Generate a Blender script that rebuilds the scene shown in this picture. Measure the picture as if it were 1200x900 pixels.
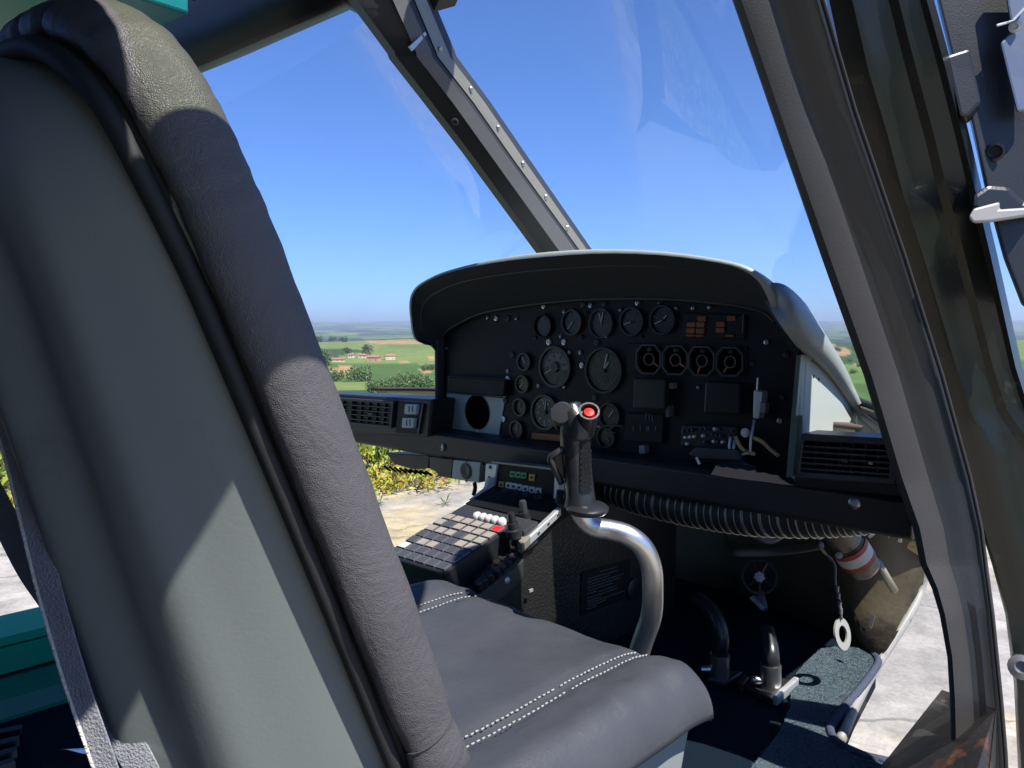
import bpy, bmesh, math, random
from mathutils import Vector, Matrix, noise

for o in list(bpy.data.objects):
    bpy.data.objects.remove(o, do_unlink=True)
scene = bpy.context.scene
COL = scene.collection
R = math.radians

# ------------------------------------------------------------------ camera
ZC = 1.45            # eye height above the paving
S = 0.87             # cabin unit -> metres
F = 890.0            # focal length in photo pixels (1200 wide)
PITCH, YAW = math.atan(62 / F), R(44.0)
cam_d = bpy.data.cameras.new('camera')
cam = bpy.data.objects.new('camera', cam_d)
COL.objects.link(cam)
cam_d.sensor_width = 36.0
cam_d.lens = 36.0 * F / 1200.0
cam_d.clip_start = 0.02
cam_d.clip_end = 90000
cam.location = (0, 0, ZC)
cam.rotation_euler = (math.pi / 2 - PITCH, 0, YAW)
scene.camera = cam

# ------------------------------------------------------------------ light
SUN = Vector((0.60, 0.0, 1.0)).normalized()      # towards the sun
world = bpy.data.worlds.new('World')
scene.world = world
world.use_nodes = True
wn = world.node_tree
bg = wn.nodes['Background']
sky = wn.nodes.new('ShaderNodeTexSky')
sky.sky_type = 'NISHITA'
sky.sun_disc = False
sky.sun_elevation = math.asin(SUN.z)
sky.sun_rotation = math.atan2(SUN.x, SUN.y)
sky.altitude = 300
sky.air_density = 0.8
sky.dust_density = 0.0
sky.ozone_density = 6.0
wb = wn.nodes.new('ShaderNodeMix')            # the photograph's cool white balance, the same over the whole sky
wb.data_type = 'RGBA'; wb.blend_type = 'MULTIPLY'
wb.inputs['Factor'].default_value = 1.0
wb.inputs['B'].default_value = (0.64, 0.96, 1.42, 1)
wn.links.new(sky.outputs[0], wb.inputs['A'])
wn.links.new(wb.outputs['Result'], bg.inputs[0])
bg.inputs[1].default_value = 0.082
sun_d = bpy.data.lights.new('sun', 'SUN')
sun_d.energy = 5.0
sun_d.angle = R(0.53)
sun_d.color = (1.0, 0.955, 0.89)
sun = bpy.data.objects.new('sun', sun_d)
sun.rotation_euler = SUN.to_track_quat('Z', 'Y').to_euler()
sun.location = SUN * 40
COL.objects.link(sun)
vs = scene.view_settings
vs.view_transform = 'Standard'
vs.look = 'None'
vs.gamma = 1.0
vs.use_curve_mapping = False
vs.exposure = 0.85
scene.render.engine = 'CYCLES'
scene.cycles.volume_bounces = 0
scene.cycles.transparent_max_bounces = 24

# ------------------------------------------------------------------ pixels to places (cabin units, eye at 0,0,0)
SP, CP = math.sin(PITCH), math.cos(PITCH)
SY, CY = math.sin(YAW), math.cos(YAW)
def ray(u, v):
    r, d = (u - 600) / F, (v - 450) / F
    fw = CP - d * SP
    return Vector((-SY * fw + CY * r, CY * fw + SY * r, -SP - d * CP))
def ay(u, v, Y): q = ray(u, v); return q * (Y / q.y)
def ax(u, v, X): q = ray(u, v); return q * (X / q.x)
def az(u, v, Z): q = ray(u, v); return q * (Z / q.z)
def ad(u, v, s): return ray(u, v) * s
def lerp(a, b, t): return a + (b - a) * t
def V(*a): return Vector(a[0] if len(a) == 1 else a)

# ------------------------------------------------------------------ materials
MATS = {}
def mat(name, col, rough=0.5, metal=0.0, var=0.12, vscale=6.0, bump=0.0, bscale=60.0, spec=0.5, kind='noise',
        col2=None, c2scale=3.0, c2lo=0.55, c2hi=0.65, sheen=0.0, coat=0.0, rvar=0.08):
    m = bpy.data.materials.new(name)
    m.use_nodes = True
    nt = m.node_tree
    N, L = nt.nodes, nt.links
    b = N['Principled BSDF']
    b.inputs['Metallic'].default_value = metal
    b.inputs['Specular IOR Level'].default_value = spec
    if sheen:
        b.inputs['Sheen Weight'].default_value = sheen
    if coat:
        b.inputs['Coat Weight'].default_value = coat
    tc = N.new('ShaderNodeTexCoord')
    co = tc.outputs['Object']
    n1 = N.new('ShaderNodeTexNoise')
    n1.inputs['Scale'].default_value = vscale
    n1.inputs['Detail'].default_value = 6
    n1.inputs['Roughness'].default_value = 0.6
    L.new(co, n1.inputs['Vector'])
    mx = N.new('ShaderNodeMix')
    mx.data_type = 'RGBA'
    mx.inputs['A'].default_value = tuple(c * (1 - var) for c in col) + (1,)
    mx.inputs['B'].default_value = tuple(min(1, c * (1 + var)) for c in col) + (1,)
    L.new(n1.outputs['Fac'], mx.inputs['Factor'])
    out = mx.outputs['Result']
    if col2:
        n2 = N.new('ShaderNodeTexNoise')
        n2.inputs['Scale'].default_value = c2scale
        n2.inputs['Detail'].default_value = 8
        n2.inputs['Roughness'].default_value = 0.68
        L.new(co, n2.inputs['Vector'])
        rp = N.new('ShaderNodeMapRange')
        rp.inputs['From Min'].default_value = c2lo
        rp.inputs['From Max'].default_value = c2hi
        L.new(n2.outputs['Fac'], rp.inputs['Value'])
        m2 = N.new('ShaderNodeMix')
        m2.data_type = 'RGBA'
        L.new(rp.outputs['Result'], m2.inputs['Factor'])
        L.new(out, m2.inputs['A'])
        m2.inputs['B'].default_value = tuple(col2) + (1,)
        out = m2.outputs['Result']
    L.new(out, b.inputs['Base Color'])
    rr = N.new('ShaderNodeMapRange')
    rr.inputs['To Min'].default_value = max(0.03, rough - rvar)
    rr.inputs['To Max'].default_value = min(1, rough + rvar)
    L.new(n1.outputs['Fac'], rr.inputs['Value'])
    L.new(rr.outputs['Result'], b.inputs['Roughness'])
    if bump:
        bp = N.new('ShaderNodeBump')
        bp.inputs['Strength'].default_value = bump
        bp.inputs['Distance'].default_value = 0.004
        if kind == 'leather':
            v = N.new('ShaderNodeTexVoronoi')
            v.feature = 'DISTANCE_TO_EDGE'
            v.inputs['Scale'].default_value = bscale
            nz = N.new('ShaderNodeTexNoise')
            nz.inputs['Scale'].default_value = bscale * 0.12
            nz.inputs['Detail'].default_value = 5
            nz.inputs['Distortion'].default_value = 1.2
            L.new(co, v.inputs['Vector']); L.new(co, nz.inputs['Vector'])
            ma = N.new('ShaderNodeMath'); ma.operation = 'MULTIPLY_ADD'
            L.new(nz.outputs['Fac'], ma.inputs[0]); ma.inputs[1].default_value = 1.6
            L.new(v.outputs['Distance'], ma.inputs[2])
            # long soft creases
            mpn = N.new('ShaderNodeMapping'); mpn.inputs['Scale'].default_value = (2.2, 0.8, 1.0); mpn.inputs['Rotation'].default_value = (0.2, 0.5, 0.6)
            L.new(co, mpn.inputs[0])
            cr = N.new('ShaderNodeTexNoise'); cr.inputs['Scale'].default_value = 11; cr.inputs['Detail'].default_value = 7
            cr.inputs['Roughness'].default_value = 0.62; cr.inputs['Distortion'].default_value = 0.9
            L.new(mpn.outputs[0], cr.inputs['Vector'])
            sb = N.new('ShaderNodeMath'); sb.operation = 'SUBTRACT'; sb.inputs[1].default_value = 0.5
            ab = N.new('ShaderNodeMath'); ab.operation = 'ABSOLUTE'
            mm = N.new('ShaderNodeMath'); mm.operation = 'MULTIPLY_ADD'; mm.inputs[1].default_value = 7.0
            L.new(cr.outputs['Fac'], sb.inputs[0]); L.new(sb.outputs[0], ab.inputs[0]); L.new(ab.outputs[0], mm.inputs[0])
            L.new(ma.outputs[0], mm.inputs[2])
            L.new(mm.outputs[0], bp.inputs['Height'])
        else:
            nz = N.new('ShaderNodeTexNoise')
            nz.inputs['Scale'].default_value = bscale
            nz.inputs['Detail'].default_value = 4
            L.new(co, nz.inputs['Vector'])
            L.new(nz.outputs['Fac'], bp.inputs['Height'])
        L.new(bp.outputs['Normal'], b.inputs['Normal'])
    MATS[name] = m
    return m

def glass(name, tint, gloss, reflection_streak=0.0):
    """clear glazing: light passes straight through, a grazing mirror on top, faint reflection streaks painted in, dust specks"""
    m = bpy.data.materials.new(name)
    m.use_nodes = True
    nt = m.node_tree; N, L = nt.nodes, nt.links
    N.remove(N['Principled BSDF'])
    t = N.new('ShaderNodeBsdfTransparent'); t.inputs[0].default_value = tint + (1,)
    g = N.new('ShaderNodeBsdfGlossy'); g.inputs['Roughness'].default_value = 0.02
    lw = N.new('ShaderNodeLayerWeight'); lw.inputs['Blend'].default_value = 0.18
    k = N.new('ShaderNodeMath'); k.operation = 'MULTIPLY'; k.inputs[1].default_value = gloss
    L.new(lw.outputs['Fresnel'], k.inputs[0])
    mx = N.new('ShaderNodeMixShader')
    L.new(k.outputs[0], mx.inputs[0]); L.new(t.outputs[0], mx.inputs[1]); L.new(g.outputs[0], mx.inputs[2])
    out = mx.outputs[0]
    if reflection_streak:  # whitish reflection streaks painted as diffuse colour, plus dust specks
        tc = N.new('ShaderNodeTexCoord')
        mp = N.new('ShaderNodeMapping'); mp.inputs['Scale'].default_value = (1.2, 5.0, 2.0)
        mp.inputs['Rotation'].default_value = (0.4, 0.3, 0.7)
        nz = N.new('ShaderNodeTexNoise'); nz.inputs['Scale'].default_value = 2.6; nz.inputs['Detail'].default_value = 5
        L.new(tc.outputs['Object'], mp.inputs[0]); L.new(mp.outputs[0], nz.inputs['Vector'])
        rp = N.new('ShaderNodeMapRange')
        rp.inputs['From Min'].default_value = 0.5; rp.inputs['From Max'].default_value = 0.75
        rp.inputs['To Max'].default_value = reflection_streak
        L.new(nz.outputs['Fac'], rp.inputs['Value'])
        vo = N.new('ShaderNodeTexVoronoi'); vo.inputs['Scale'].default_value = 26
        L.new(tc.outputs['Object'], vo.inputs['Vector'])
        sp = N.new('ShaderNodeMapRange')
        sp.inputs['From Min'].default_value = 0.035; sp.inputs['From Max'].default_value = 0.02
        sp.inputs['To Max'].default_value = 0.25
        L.new(vo.outputs['Distance'], sp.inputs['Value'])
        ad_ = N.new('ShaderNodeMath'); ad_.operation = 'ADD'
        L.new(rp.outputs[0], ad_.inputs[0]); L.new(sp.outputs[0], ad_.inputs[1])
        df = N.new('ShaderNodeBsdfDiffuse'); df.inputs[0].default_value = (0.5, 0.5, 0.5, 1)
        m3 = N.new('ShaderNodeMixShader')
        L.new(ad_.outputs[0], m3.inputs[0]); L.new(out, m3.inputs[1]); L.new(df.outputs[0], m3.inputs[2])
        out = m3.outputs[0]
    L.new(out, N['Material Output'].inputs[0])
    MATS[name] = m
    return m

mat('leather', (0.050, 0.053, 0.062), 0.42, bump=0.16, bscale=700, kind='leather', var=0.22, vscale=9, spec=0.45, rvar=0.14)
mat('rim_leather', (0.088, 0.084, 0.088), 0.5, bump=0.32, bscale=700, kind='leather', var=0.12, spec=0.4)
mat('void_black', (0.0012, 0.0012, 0.0014), 0.9, spec=0.05)
mat('shell_paint', (0.235, 0.265, 0.254), 0.52, spec=0.35, var=0.08, vscale=3, bump=0.03, bscale=300, col2=(0.175, 0.196, 0.188), c2scale=7, c2lo=0.6, c2hi=0.78, rvar=0.15)
mat('hood_paint', (0.33, 0.37, 0.36), 0.42, var=0.05, bump=0.05, bscale=350, col2=(0.2, 0.22, 0.22), c2scale=9, c2lo=0.66, c2hi=0.72)
mat('housing_paint', (0.42, 0.47, 0.44), 0.5, var=0.05, bump=0.03, bscale=300, col2=(0.28, 0.31, 0.3), c2scale=14, c2lo=0.68, c2hi=0.74)
mat('hood_lining', (0.038, 0.044, 0.051), 0.6, bump=0.12, bscale=400)
mat('tin', (0.20, 0.17, 0.14), 0.5, metal=0.4, var=0.4, vscale=18, col2=(0.07, 0.06, 0.05), c2scale=12, c2lo=0.5, c2hi=0.6)
mat('panel_black', (0.004, 0.0043, 0.0055), 0.55, var=0.25, vscale=18, bump=0.1, bscale=500, spec=0.3)
mat('hat_grey', (0.036, 0.037, 0.041), 0.4, var=0.2, bump=0.1, bscale=300)
mat('black_plastic', (0.014, 0.0145, 0.017), 0.4, var=0.25, bump=0.12, bscale=500)
mat('black_gloss', (0.020, 0.021, 0.024), 0.3, var=0.2, bump=0.05, bscale=300)
mat('ledge_black', (0.019, 0.017, 0.016), 0.5, var=0.3, bump=0.15, bscale=240, col2=(0.05, 0.045, 0.04), c2scale=25, c2lo=0.66, c2hi=0.74)
mat('post_brown', (0.027, 0.025, 0.024), 0.62, var=0.15, bump=0.15, bscale=500)
mat('post_black', (0.008, 0.0078, 0.008), 0.48, var=0.25, bump=0.08, bscale=260)
mat('door_black', (0.009, 0.010, 0.009), 0.3, spec=0.3, var=0.3, vscale=10, bump=0.06, bscale=200, col2=(0.05, 0.048, 0.042), c2scale=18, c2lo=0.64, c2hi=0.74, coat=0.1)
mat('sill_worn', (0.02, 0.019, 0.019), 0.5, var=0.3, bump=0.3, bscale=90, col2=(0.11, 0.05, 0.028), c2scale=11, c2lo=0.56, c2hi=0.64)
mat('centre_grey', (0.16, 0.162, 0.17), 0.55, var=0.12, bump=0.06, bscale=350, col2=(0.10, 0.1, 0.105), c2scale=6, c2lo=0.6, c2hi=0.7)
mat('centre_dark', (0.028, 0.029, 0.034), 0.55, var=0.15, bump=0.08, bscale=350)
mat('trim_beige', (0.30, 0.285, 0.24), 0.45, var=0.12, metal=0.3, col2=(0.16, 0.15, 0.13), c2scale=20, c2lo=0.6, c2hi=0.68)
mat('steel', (0.68, 0.66, 0.62), 0.36, metal=1.0, var=0.15, vscale=14, bump=0.06, bscale=120, col2=(0.42, 0.36, 0.3), c2scale=9, c2lo=0.58, c2hi=0.72)
mat('screw_steel', (0.5, 0.5, 0.5), 0.35, metal=1.0, var=0.3)
mat('alloy', (0.58, 0.59, 0.60), 0.45, metal=0.6, var=0.15, vscale=14, col2=(0.3, 0.28, 0.26), c2scale=16, c2lo=0.64, c2hi=0.7, bump=0.05)
mat('console_black', (0.017, 0.0165, 0.016), 0.34, var=0.3, vscale=5, bump=0.5, bscale=190, col2=(0.055, 0.05, 0.043), c2scale=5, c2lo=0.6, c2hi=0.8)
mat('key_dark', (0.055, 0.058, 0.07), 0.5, var=0.15)
mat('key_tan', (0.30, 0.265, 0.225), 0.5, var=0.2, vscale=40)
mat('key_red', (0.75, 0.02, 0.03), 0.4, var=0.1)
mat('key_edge', (0.22, 0.22, 0.23), 0.4, metal=0.5, var=0.2)
mat('white_plastic', (0.58, 0.57, 0.54), 0.45, var=0.06)
mat('cream', (0.62, 0.58, 0.46), 0.5, var=0.08)
mat('green_button', (0.03, 0.30, 0.13), 0.35, var=0.1)
mat('amber_button', (0.52, 0.30, 0.05), 0.4, var=0.1)
mat('amber_dim', (0.21, 0.062, 0.016), 0.5, var=0.25, vscale=60)
mat('orange_strip', (0.36, 0.105, 0.022), 0.5, var=0.2)
mat('dial_black', (0.005, 0.0053, 0.006), 0.35, var=0.2)
mat('dial_green', (0.03, 0.036, 0.015), 0.45, var=0.35, vscale=40)
mat('dial_pale', (0.15, 0.14, 0.12), 0.5, var=0.2, vscale=30)
mat('dial_amber', (0.15, 0.12, 0.05), 0.5, var=0.3, vscale=60)
mat('mark_white', (0.42, 0.42, 0.39), 0.6, var=0.05)
mat('mark_grey', (0.11, 0.11, 0.11), 0.6, var=0.1)
mat('needle_red', (0.42, 0.10, 0.06), 0.5, var=0.05)
mat('bezel', (0.010, 0.0105, 0.012), 0.35, var=0.2)
mat('bezel_grey', (0.035, 0.037, 0.042), 0.4, var=0.2)
mat('red_button', (0.62, 0.012, 0.008), 0.28, var=0.05)
mat('grip_black', (0.019, 0.0195, 0.022), 0.33, var=0.3, vscale=30, bump=0.12, bscale=220, col2=(0.10, 0.10, 0.105), c2scale=30, c2lo=0.68, c2hi=0.74)
mat('carpet', (0.007, 0.014, 0.026), 0.95, var=0.5, vscale=420, bump=1.0, bscale=620, spec=0.1)
mat('carpet_sunlit', (0.075, 0.12, 0.15), 0.95, var=0.7, vscale=150, bump=1.0, bscale=520, sheen=0.2, spec=0.1)  # same carpet with the sunlight mixed into its colour
mat('mat_edge', (0.07, 0.085, 0.13), 0.9, var=0.4, vscale=300, bump=1.0, bscale=320, spec=0.1)
mat('frame_grey', (0.30, 0.30, 0.29), 0.5, var=0.15, col2=(0.15, 0.14, 0.13), c2scale=14, c2lo=0.6, c2hi=0.68)
mat('olive_wall', (0.075, 0.062, 0.036), 0.6, var=0.3, vscale=8, bump=0.2, bscale=80, col2=(0.035, 0.03, 0.02), c2scale=7, c2lo=0.55, c2hi=0.62)
mat('teal', (0.012, 0.44, 0.22), 0.65, spec=0.2, var=0.15, bump=0.1, bscale=120)
mat('teal_flock', (0.008, 0.26, 0.14), 0.9, var=0.3, vscale=200, bump=0.7, bscale=420)
mat('teal_grey', (0.08, 0.28, 0.19), 0.6, var=0.25, vscale=20)
mat('teal_roof', (0.0, 0.20, 0.23), 0.4, var=0.08)
mat('webbing', (0.26, 0.27, 0.30), 0.8, var=0.2, vscale=60, bump=0.6, bscale=500)
mat('web_edge', (0.62, 0.60, 0.55), 0.85, var=0.3, vscale=300, bump=0.8, bscale=500)
mat('hose', (0.03, 0.029, 0.028), 0.55, var=0.2, bump=0.1, bscale=200)
mat('hose_wire', (0.35, 0.34, 0.31), 0.35, metal=0.8, var=0.2)
mat('red_tape', (0.30, 0.02, 0.018), 0.45, var=0.15)
mat('card', (0.36, 0.255, 0.19), 0.85, var=0.15, bump=0.3, bscale=160)
mat('wire_yellow', (0.42, 0.30, 0.12), 0.5, var=0.1)
mat('grey_tube', (0.13, 0.135, 0.14), 0.5, var=0.2)
mat('thread', (0.40, 0.40, 0.39), 0.8, var=0.1)
mat('thread_dark', (0.03, 0.03, 0.032), 0.8, var=0.1)
mat('deck', (0.105, 0.082, 0.078), 0.6, var=0.1, bump=0.1, bscale=120)
mat('pale_plate', (0.16, 0.19, 0.25), 0.3, metal=0.3, var=0.08)
mat('rubber', (0.02, 0.02, 0.021), 0.7, var=0.2)
mat('cabin_lining', (0.03, 0.031, 0.034), 0.8, var=0.2)
glass('windshield_glass', (0.955, 0.965, 0.965), 0.10, 0.022)
glass('roof_glass', (0.90, 0.93, 0.82), 0.2)
glass('chin_glass', (0.96, 0.96, 0.95), 0.08)
glass('dial_glass', (0.97, 0.97, 0.97), 0.9)

# ------------------------------------------------------------------ mesh builder
class MB:
    def __init__(self, world=False):
        self.v, self.f, self.m, self.world = [], [], [], world
        self.mi = 0
    def add(self, vs_, fs_):
        n = len(self.v)
        self.v += [Vector(p) for p in vs_]
        for f in fs_:
            self.f.append([i + n for i in f]); self.m.append(self.mi)
        return self
    def box(self, c, s, rot=None):
        c = Vector(c)
        P = [Vector((x * s[0] / 2, y * s[1] / 2, z * s[2] / 2)) for z in (-1, 1) for y in (-1, 1) for x in (-1, 1)]
        if rot is not None: P = [rot @ p for p in P]
        return self.add([c + p for p in P], [(0, 2, 3, 1), (4, 5, 7, 6), (0, 1, 5, 4), (2, 6, 7, 3), (0, 4, 6, 2), (1, 3, 7, 5)])
    def hexa(self, a, d):
        """quad a (4 points) extruded by vector d"""
        d = Vector(d)
        return self.prism(a, d)
    def prism(self, poly, d):
        d = Vector(d); n = len(poly)
        P = [Vector(p) for p in poly] + [Vector(p) + d for p in poly]
        fs_ = [tuple(range(n))[::-1], tuple(range(n, 2 * n))]
        fs_ += [(i, (i + 1) % n, (i + 1) % n + n, i + n) for i in range(n)]
        return self.add(P, fs_)
    def loft(self, rings, closed=True, caps=True):
        n = len(rings[0]); P = [p for r_ in rings for p in r_]; fs_ = []
        m = n if closed else n - 1
        for k in range(len(rings) - 1):
            for i in range(m):
                j = (i + 1) % n
                fs_.append((k * n + i, k * n + j, (k + 1) * n + j, (k + 1) * n + i))
        if caps and closed:
            fs_.append(tuple(range(n))[::-1])
            fs_.append(tuple((len(rings) - 1) * n + i for i in range(n)))
        return self.add(P, fs_)
    def tube(self, path, rad, seg=12, caps=True, ref=None, flat=1.0):
        path = [Vector(p) for p in path]
        n = len(path); rings = []; nrm = None
        for i, p in enumerate(path):
            t = (path[min(i + 1, n - 1)] - path[max(i - 1, 0)]).normalized()
            if ref is not None:
                nrm = Vector(ref)
            elif nrm is None:
                nrm = t.orthogonal()
            nrm = (nrm - t * nrm.dot(t))
            if nrm.length < 1e-6: nrm = t.orthogonal()
            nrm.normalize()
            b = t.cross(nrm)
            r_ = rad(i / (n - 1)) if callable(rad) else rad
            rings.append([p + nrm * (math.cos(a) * r_ * flat) + b * (math.sin(a) * r_) for a in [2 * math.pi * k / seg for k in range(seg)]])
        return self.loft(rings, True, caps)
    def lathe(self, c, axis, prof, seg=24, up=None):
        """prof: list of (radius, height along axis)"""
        c, axis = Vector(c), Vector(axis).normalized()
        a = Vector(up) if up is not None else axis.orthogonal()
        a = (a - axis * a.dot(axis)).normalized(); b = axis.cross(a)
        rings = [[c + axis * h + (a * math.cos(t) + b * math.sin(t)) * max(r_, 1e-5) for t in [2 * math.pi * k / seg for k in range(seg)]] for r_, h in prof]
        if prof[0][0] > 1e-4 and prof[-1][0] > 1e-4:
            return self.loft(rings + [rings[0]], True, False)
        return self.loft(rings, True, True)
    def grid(self, fn, nu, nv):
        P = [fn(i / nu, j / nv) for j in range(nv + 1) for i in range(nu + 1)]
        w = nu + 1
        return self.add(P, [(j * w + i, j * w + i + 1, (j + 1) * w + i + 1, (j + 1) * w + i) for j in range(nv) for i in range(nu)])
    def build(self, name, m, parent=None, smooth=False, bevel=0, sub=0, solid=0, angle=None, fix=True):
        P = [p.copy() if self.world else Vector((p.x * S, p.y * S, p.z * S + ZC)) for p in self.v]
        if parent is None:
            xs = [p.x for p in P]; ys = [p.y for p in P]; zs = [p.z for p in P]
            base = Vector(((min(xs) + max(xs)) / 2, (min(ys) + max(ys)) / 2, min(zs)))
        else:
            base = Vector(OFF[parent.name])
        me = bpy.data.meshes.new(name)
        me.from_pydata([p - base for p in P], [], self.f)
        ms = m if isinstance(m, (list, tuple)) else [m]
        for q in ms: me.materials.append(MATS[q])
        for p, k in zip(me.polygons, self.m): p.material_index = min(k, len(ms) - 1)
        if fix:
            bm = bmesh.new(); bm.from_mesh(me)
            bmesh.ops.recalc_face_normals(bm, faces=bm.faces)
            bm.to_mesh(me); bm.free()
        if smooth:
            me.polygons.foreach_set('use_smooth', [True] * len(me.polygons))
            if angle: me.set_sharp_from_angle(angle=R(angle))
        o = bpy.data.objects.new(name, me)
        COL.objects.link(o)
        if parent is None: o.location = base
        else: o.parent = parent
        OFF[o.name] = tuple(base)
        if solid:
            md = o.modifiers.new('s', 'SOLIDIFY'); md.thickness = solid; md.offset = 0
        if bevel:
            md = o.modifiers.new('b', 'BEVEL'); md.width = bevel; md.segments = 2; md.limit_method = 'ANGLE'; md.angle_limit = R(35)
            md.harden_normals = False
        if sub:
            md = o.modifiers.new('u', 'SUBSURF'); md.levels = sub; md.render_levels = sub
        return o

OFF = {}
def thing(name, label, cat, base, group=None, world=False):
    o = bpy.data.objects.new(name, None)
    COL.objects.link(o)
    b = Vector(base) if world else Vector((base[0] * S, base[1] * S, base[2] * S + ZC))
    o.location = b
    o.empty_display_size = 0.1
    OFF[o.name] = tuple(b)
    return tag(o, label, cat, group)
def tag(o, label, cat, group=None, kind=None):
    o['label'] = label; o['category'] = cat
    if group: o['group'] = group
    if kind: o['kind'] = kind
    return o
def smooth_path(pts, n=8):
    """Catmull-Rom through the points"""
    pts = [Vector(p) for p in pts]; out = []
    P = [pts[0] * 2 - pts[1]] + pts + [pts[-1] * 2 - pts[-2]]
    for i in range(1, len(P) - 2):
        a, b, c, d = P[i - 1], P[i], P[i + 1], P[i + 2]
        for k in range(n):
            t = k / n
            out.append(0.5 * ((2 * b) + (c - a) * t + (2 * a - 5 * b + 4 * c - d) * t * t + (3 * b - a - 3 * c + d) * t ** 3))
    out.append(pts[-1].copy())
    return out
def interp(tab, x):
    """piecewise linear rows (x, ...values)"""
    if x <= tab[0][0]: return tab[0][1:]
    for a, b in zip(tab, tab[1:]):
        if x <= b[0]:
            t = (x - a[0]) / (b[0] - a[0])
            return tuple(lerp(p, q, t) for p, q in zip(a[1:], b[1:]))
    return tab[-1][1:]
XC = -1.30           # centreline of the cabin
FLOOR = -0.80
GROUND = -ZC / S
# ================================================================== the land outside (metres)
PROF = [(0, -0.03), (8.5, -0.03), (10.5, -0.6), (20, -3.2), (60, -9), (150, -15), (300, -21.5), (600, -29), (900, -32), (1300, -26.5),
        (1700, -19.5), (2200, -26), (3200, -48), (5000, -42), (8000, 5), (12000, 60), (18000, 190), (23000, 270), (30000, 100)]
def land_z(x, y):
    d = math.hypot(x, y)
    z = interp(PROF, d)[0]
    if d > 10:
        k = min(1.0, (d - 10) / 200)
        z += k * (noise.noise(V(x / 420, y / 420, 1.3)) * min(13.0, d * 0.013) + noise.noise(V(x / 130, y / 130, 4.1)) * min(1.6, d * 0.004))
        if d > 1500:
            z += noise.noise(V(x / 2600, y / 2600, 7.7)) * min(70, (d - 1500) * 0.006)
            z += noise.noise(V(x / 900, y / 900, 2.7)) * min(25, (d - 1500) * 0.003)
    return z
TAN_PATCH = []
def land(u, v):
    """where the sight line through a photo pixel meets the land"""
    q = ray(u, v); s = 9.0
    while s < 40000:
        p = q * s
        if p.z + ZC < land_z(p.x, p.y): break
        s *= 1.004
    p = q * s
    return V(p.x, p.y, land_z(p.x, p.y))
for (u, v, w, h) in ((405, 436, 42, 14), (378, 441, 16, 6), (465, 401, 75, 5), (500, 434, 18, 5), (505, 420, 10, 5), (444, 452, 8, 5), (475, 425, 14, 3),
                     (988, 412, 18, 9), (1004, 427, 9, 4), (1018, 440, 10, 10), (975, 405, 12, 4)):
    TAN_PATCH.append((u, v, w, h))
def to_px(p):
    x, y, z = p.x, p.y, p.z - ZC
    r = x * CY + y * SY; h = -x * SY + y * CY
    fw = h * CP - z * SP; up = h * SP + z * CP
    if fw < 0.1: return None
    return 600 + F * r / fw, 450 - F * up / fw
def land_col(x, y, z):
    d = math.hypot(x, y)
    wx = x + 40 * noise.noise(V(x / 160, y / 160, 0)); wy = y + 40 * noise.noise(V(x / 160, y / 160, 5))
    sz = 45 + min(260, d * 0.09)
    c, s_ = math.cos(0.5), math.sin(0.5)
    gx, gy = (wx * c + wy * s_) / (sz * 1.7), (-wx * s_ + wy * c) / sz
    k = noise.cell(V(math.floor(gx) + 0.5, math.floor(gy) + 0.5, 0.5)) * 0.5 + 0.5
    n = noise.noise(V(x / 37, y / 37, 3)) * 0.5 + noise.noise(V(x / 9, y / 9, 8)) * 0.25
    cols = [(0.105, 0.185, 0.035), (0.15, 0.225, 0.05), (0.075, 0.14, 0.03), (0.185, 0.24, 0.065), (0.12, 0.205, 0.045), (0.05, 0.095, 0.026)]
    col = V(cols[int(k * 997) % len(cols)])
    if d > 1900:
        f = noise.noise(V(x / 500, y / 500, 9))
        if f > -0.05: col = V(0.035, 0.065, 0.026)
        elif f < -0.4: col = V(0.24, 0.2, 0.11)
    p = to_px(V(x, y, z))
    if p and d > 60:
        for (u, v, w, h) in TAN_PATCH:
            e = ((p[0] - u) / (w * 0.5)) ** 2 + ((p[1] - v) / (h * 0.5)) ** 2 + n * 0.8
            if e < 1: col = V(0.42, 0.27, 0.125)
    if d < 40: col = V(0.09, 0.13, 0.03)
    return col * 0.78 * (1 + 0.35 * n)

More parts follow.
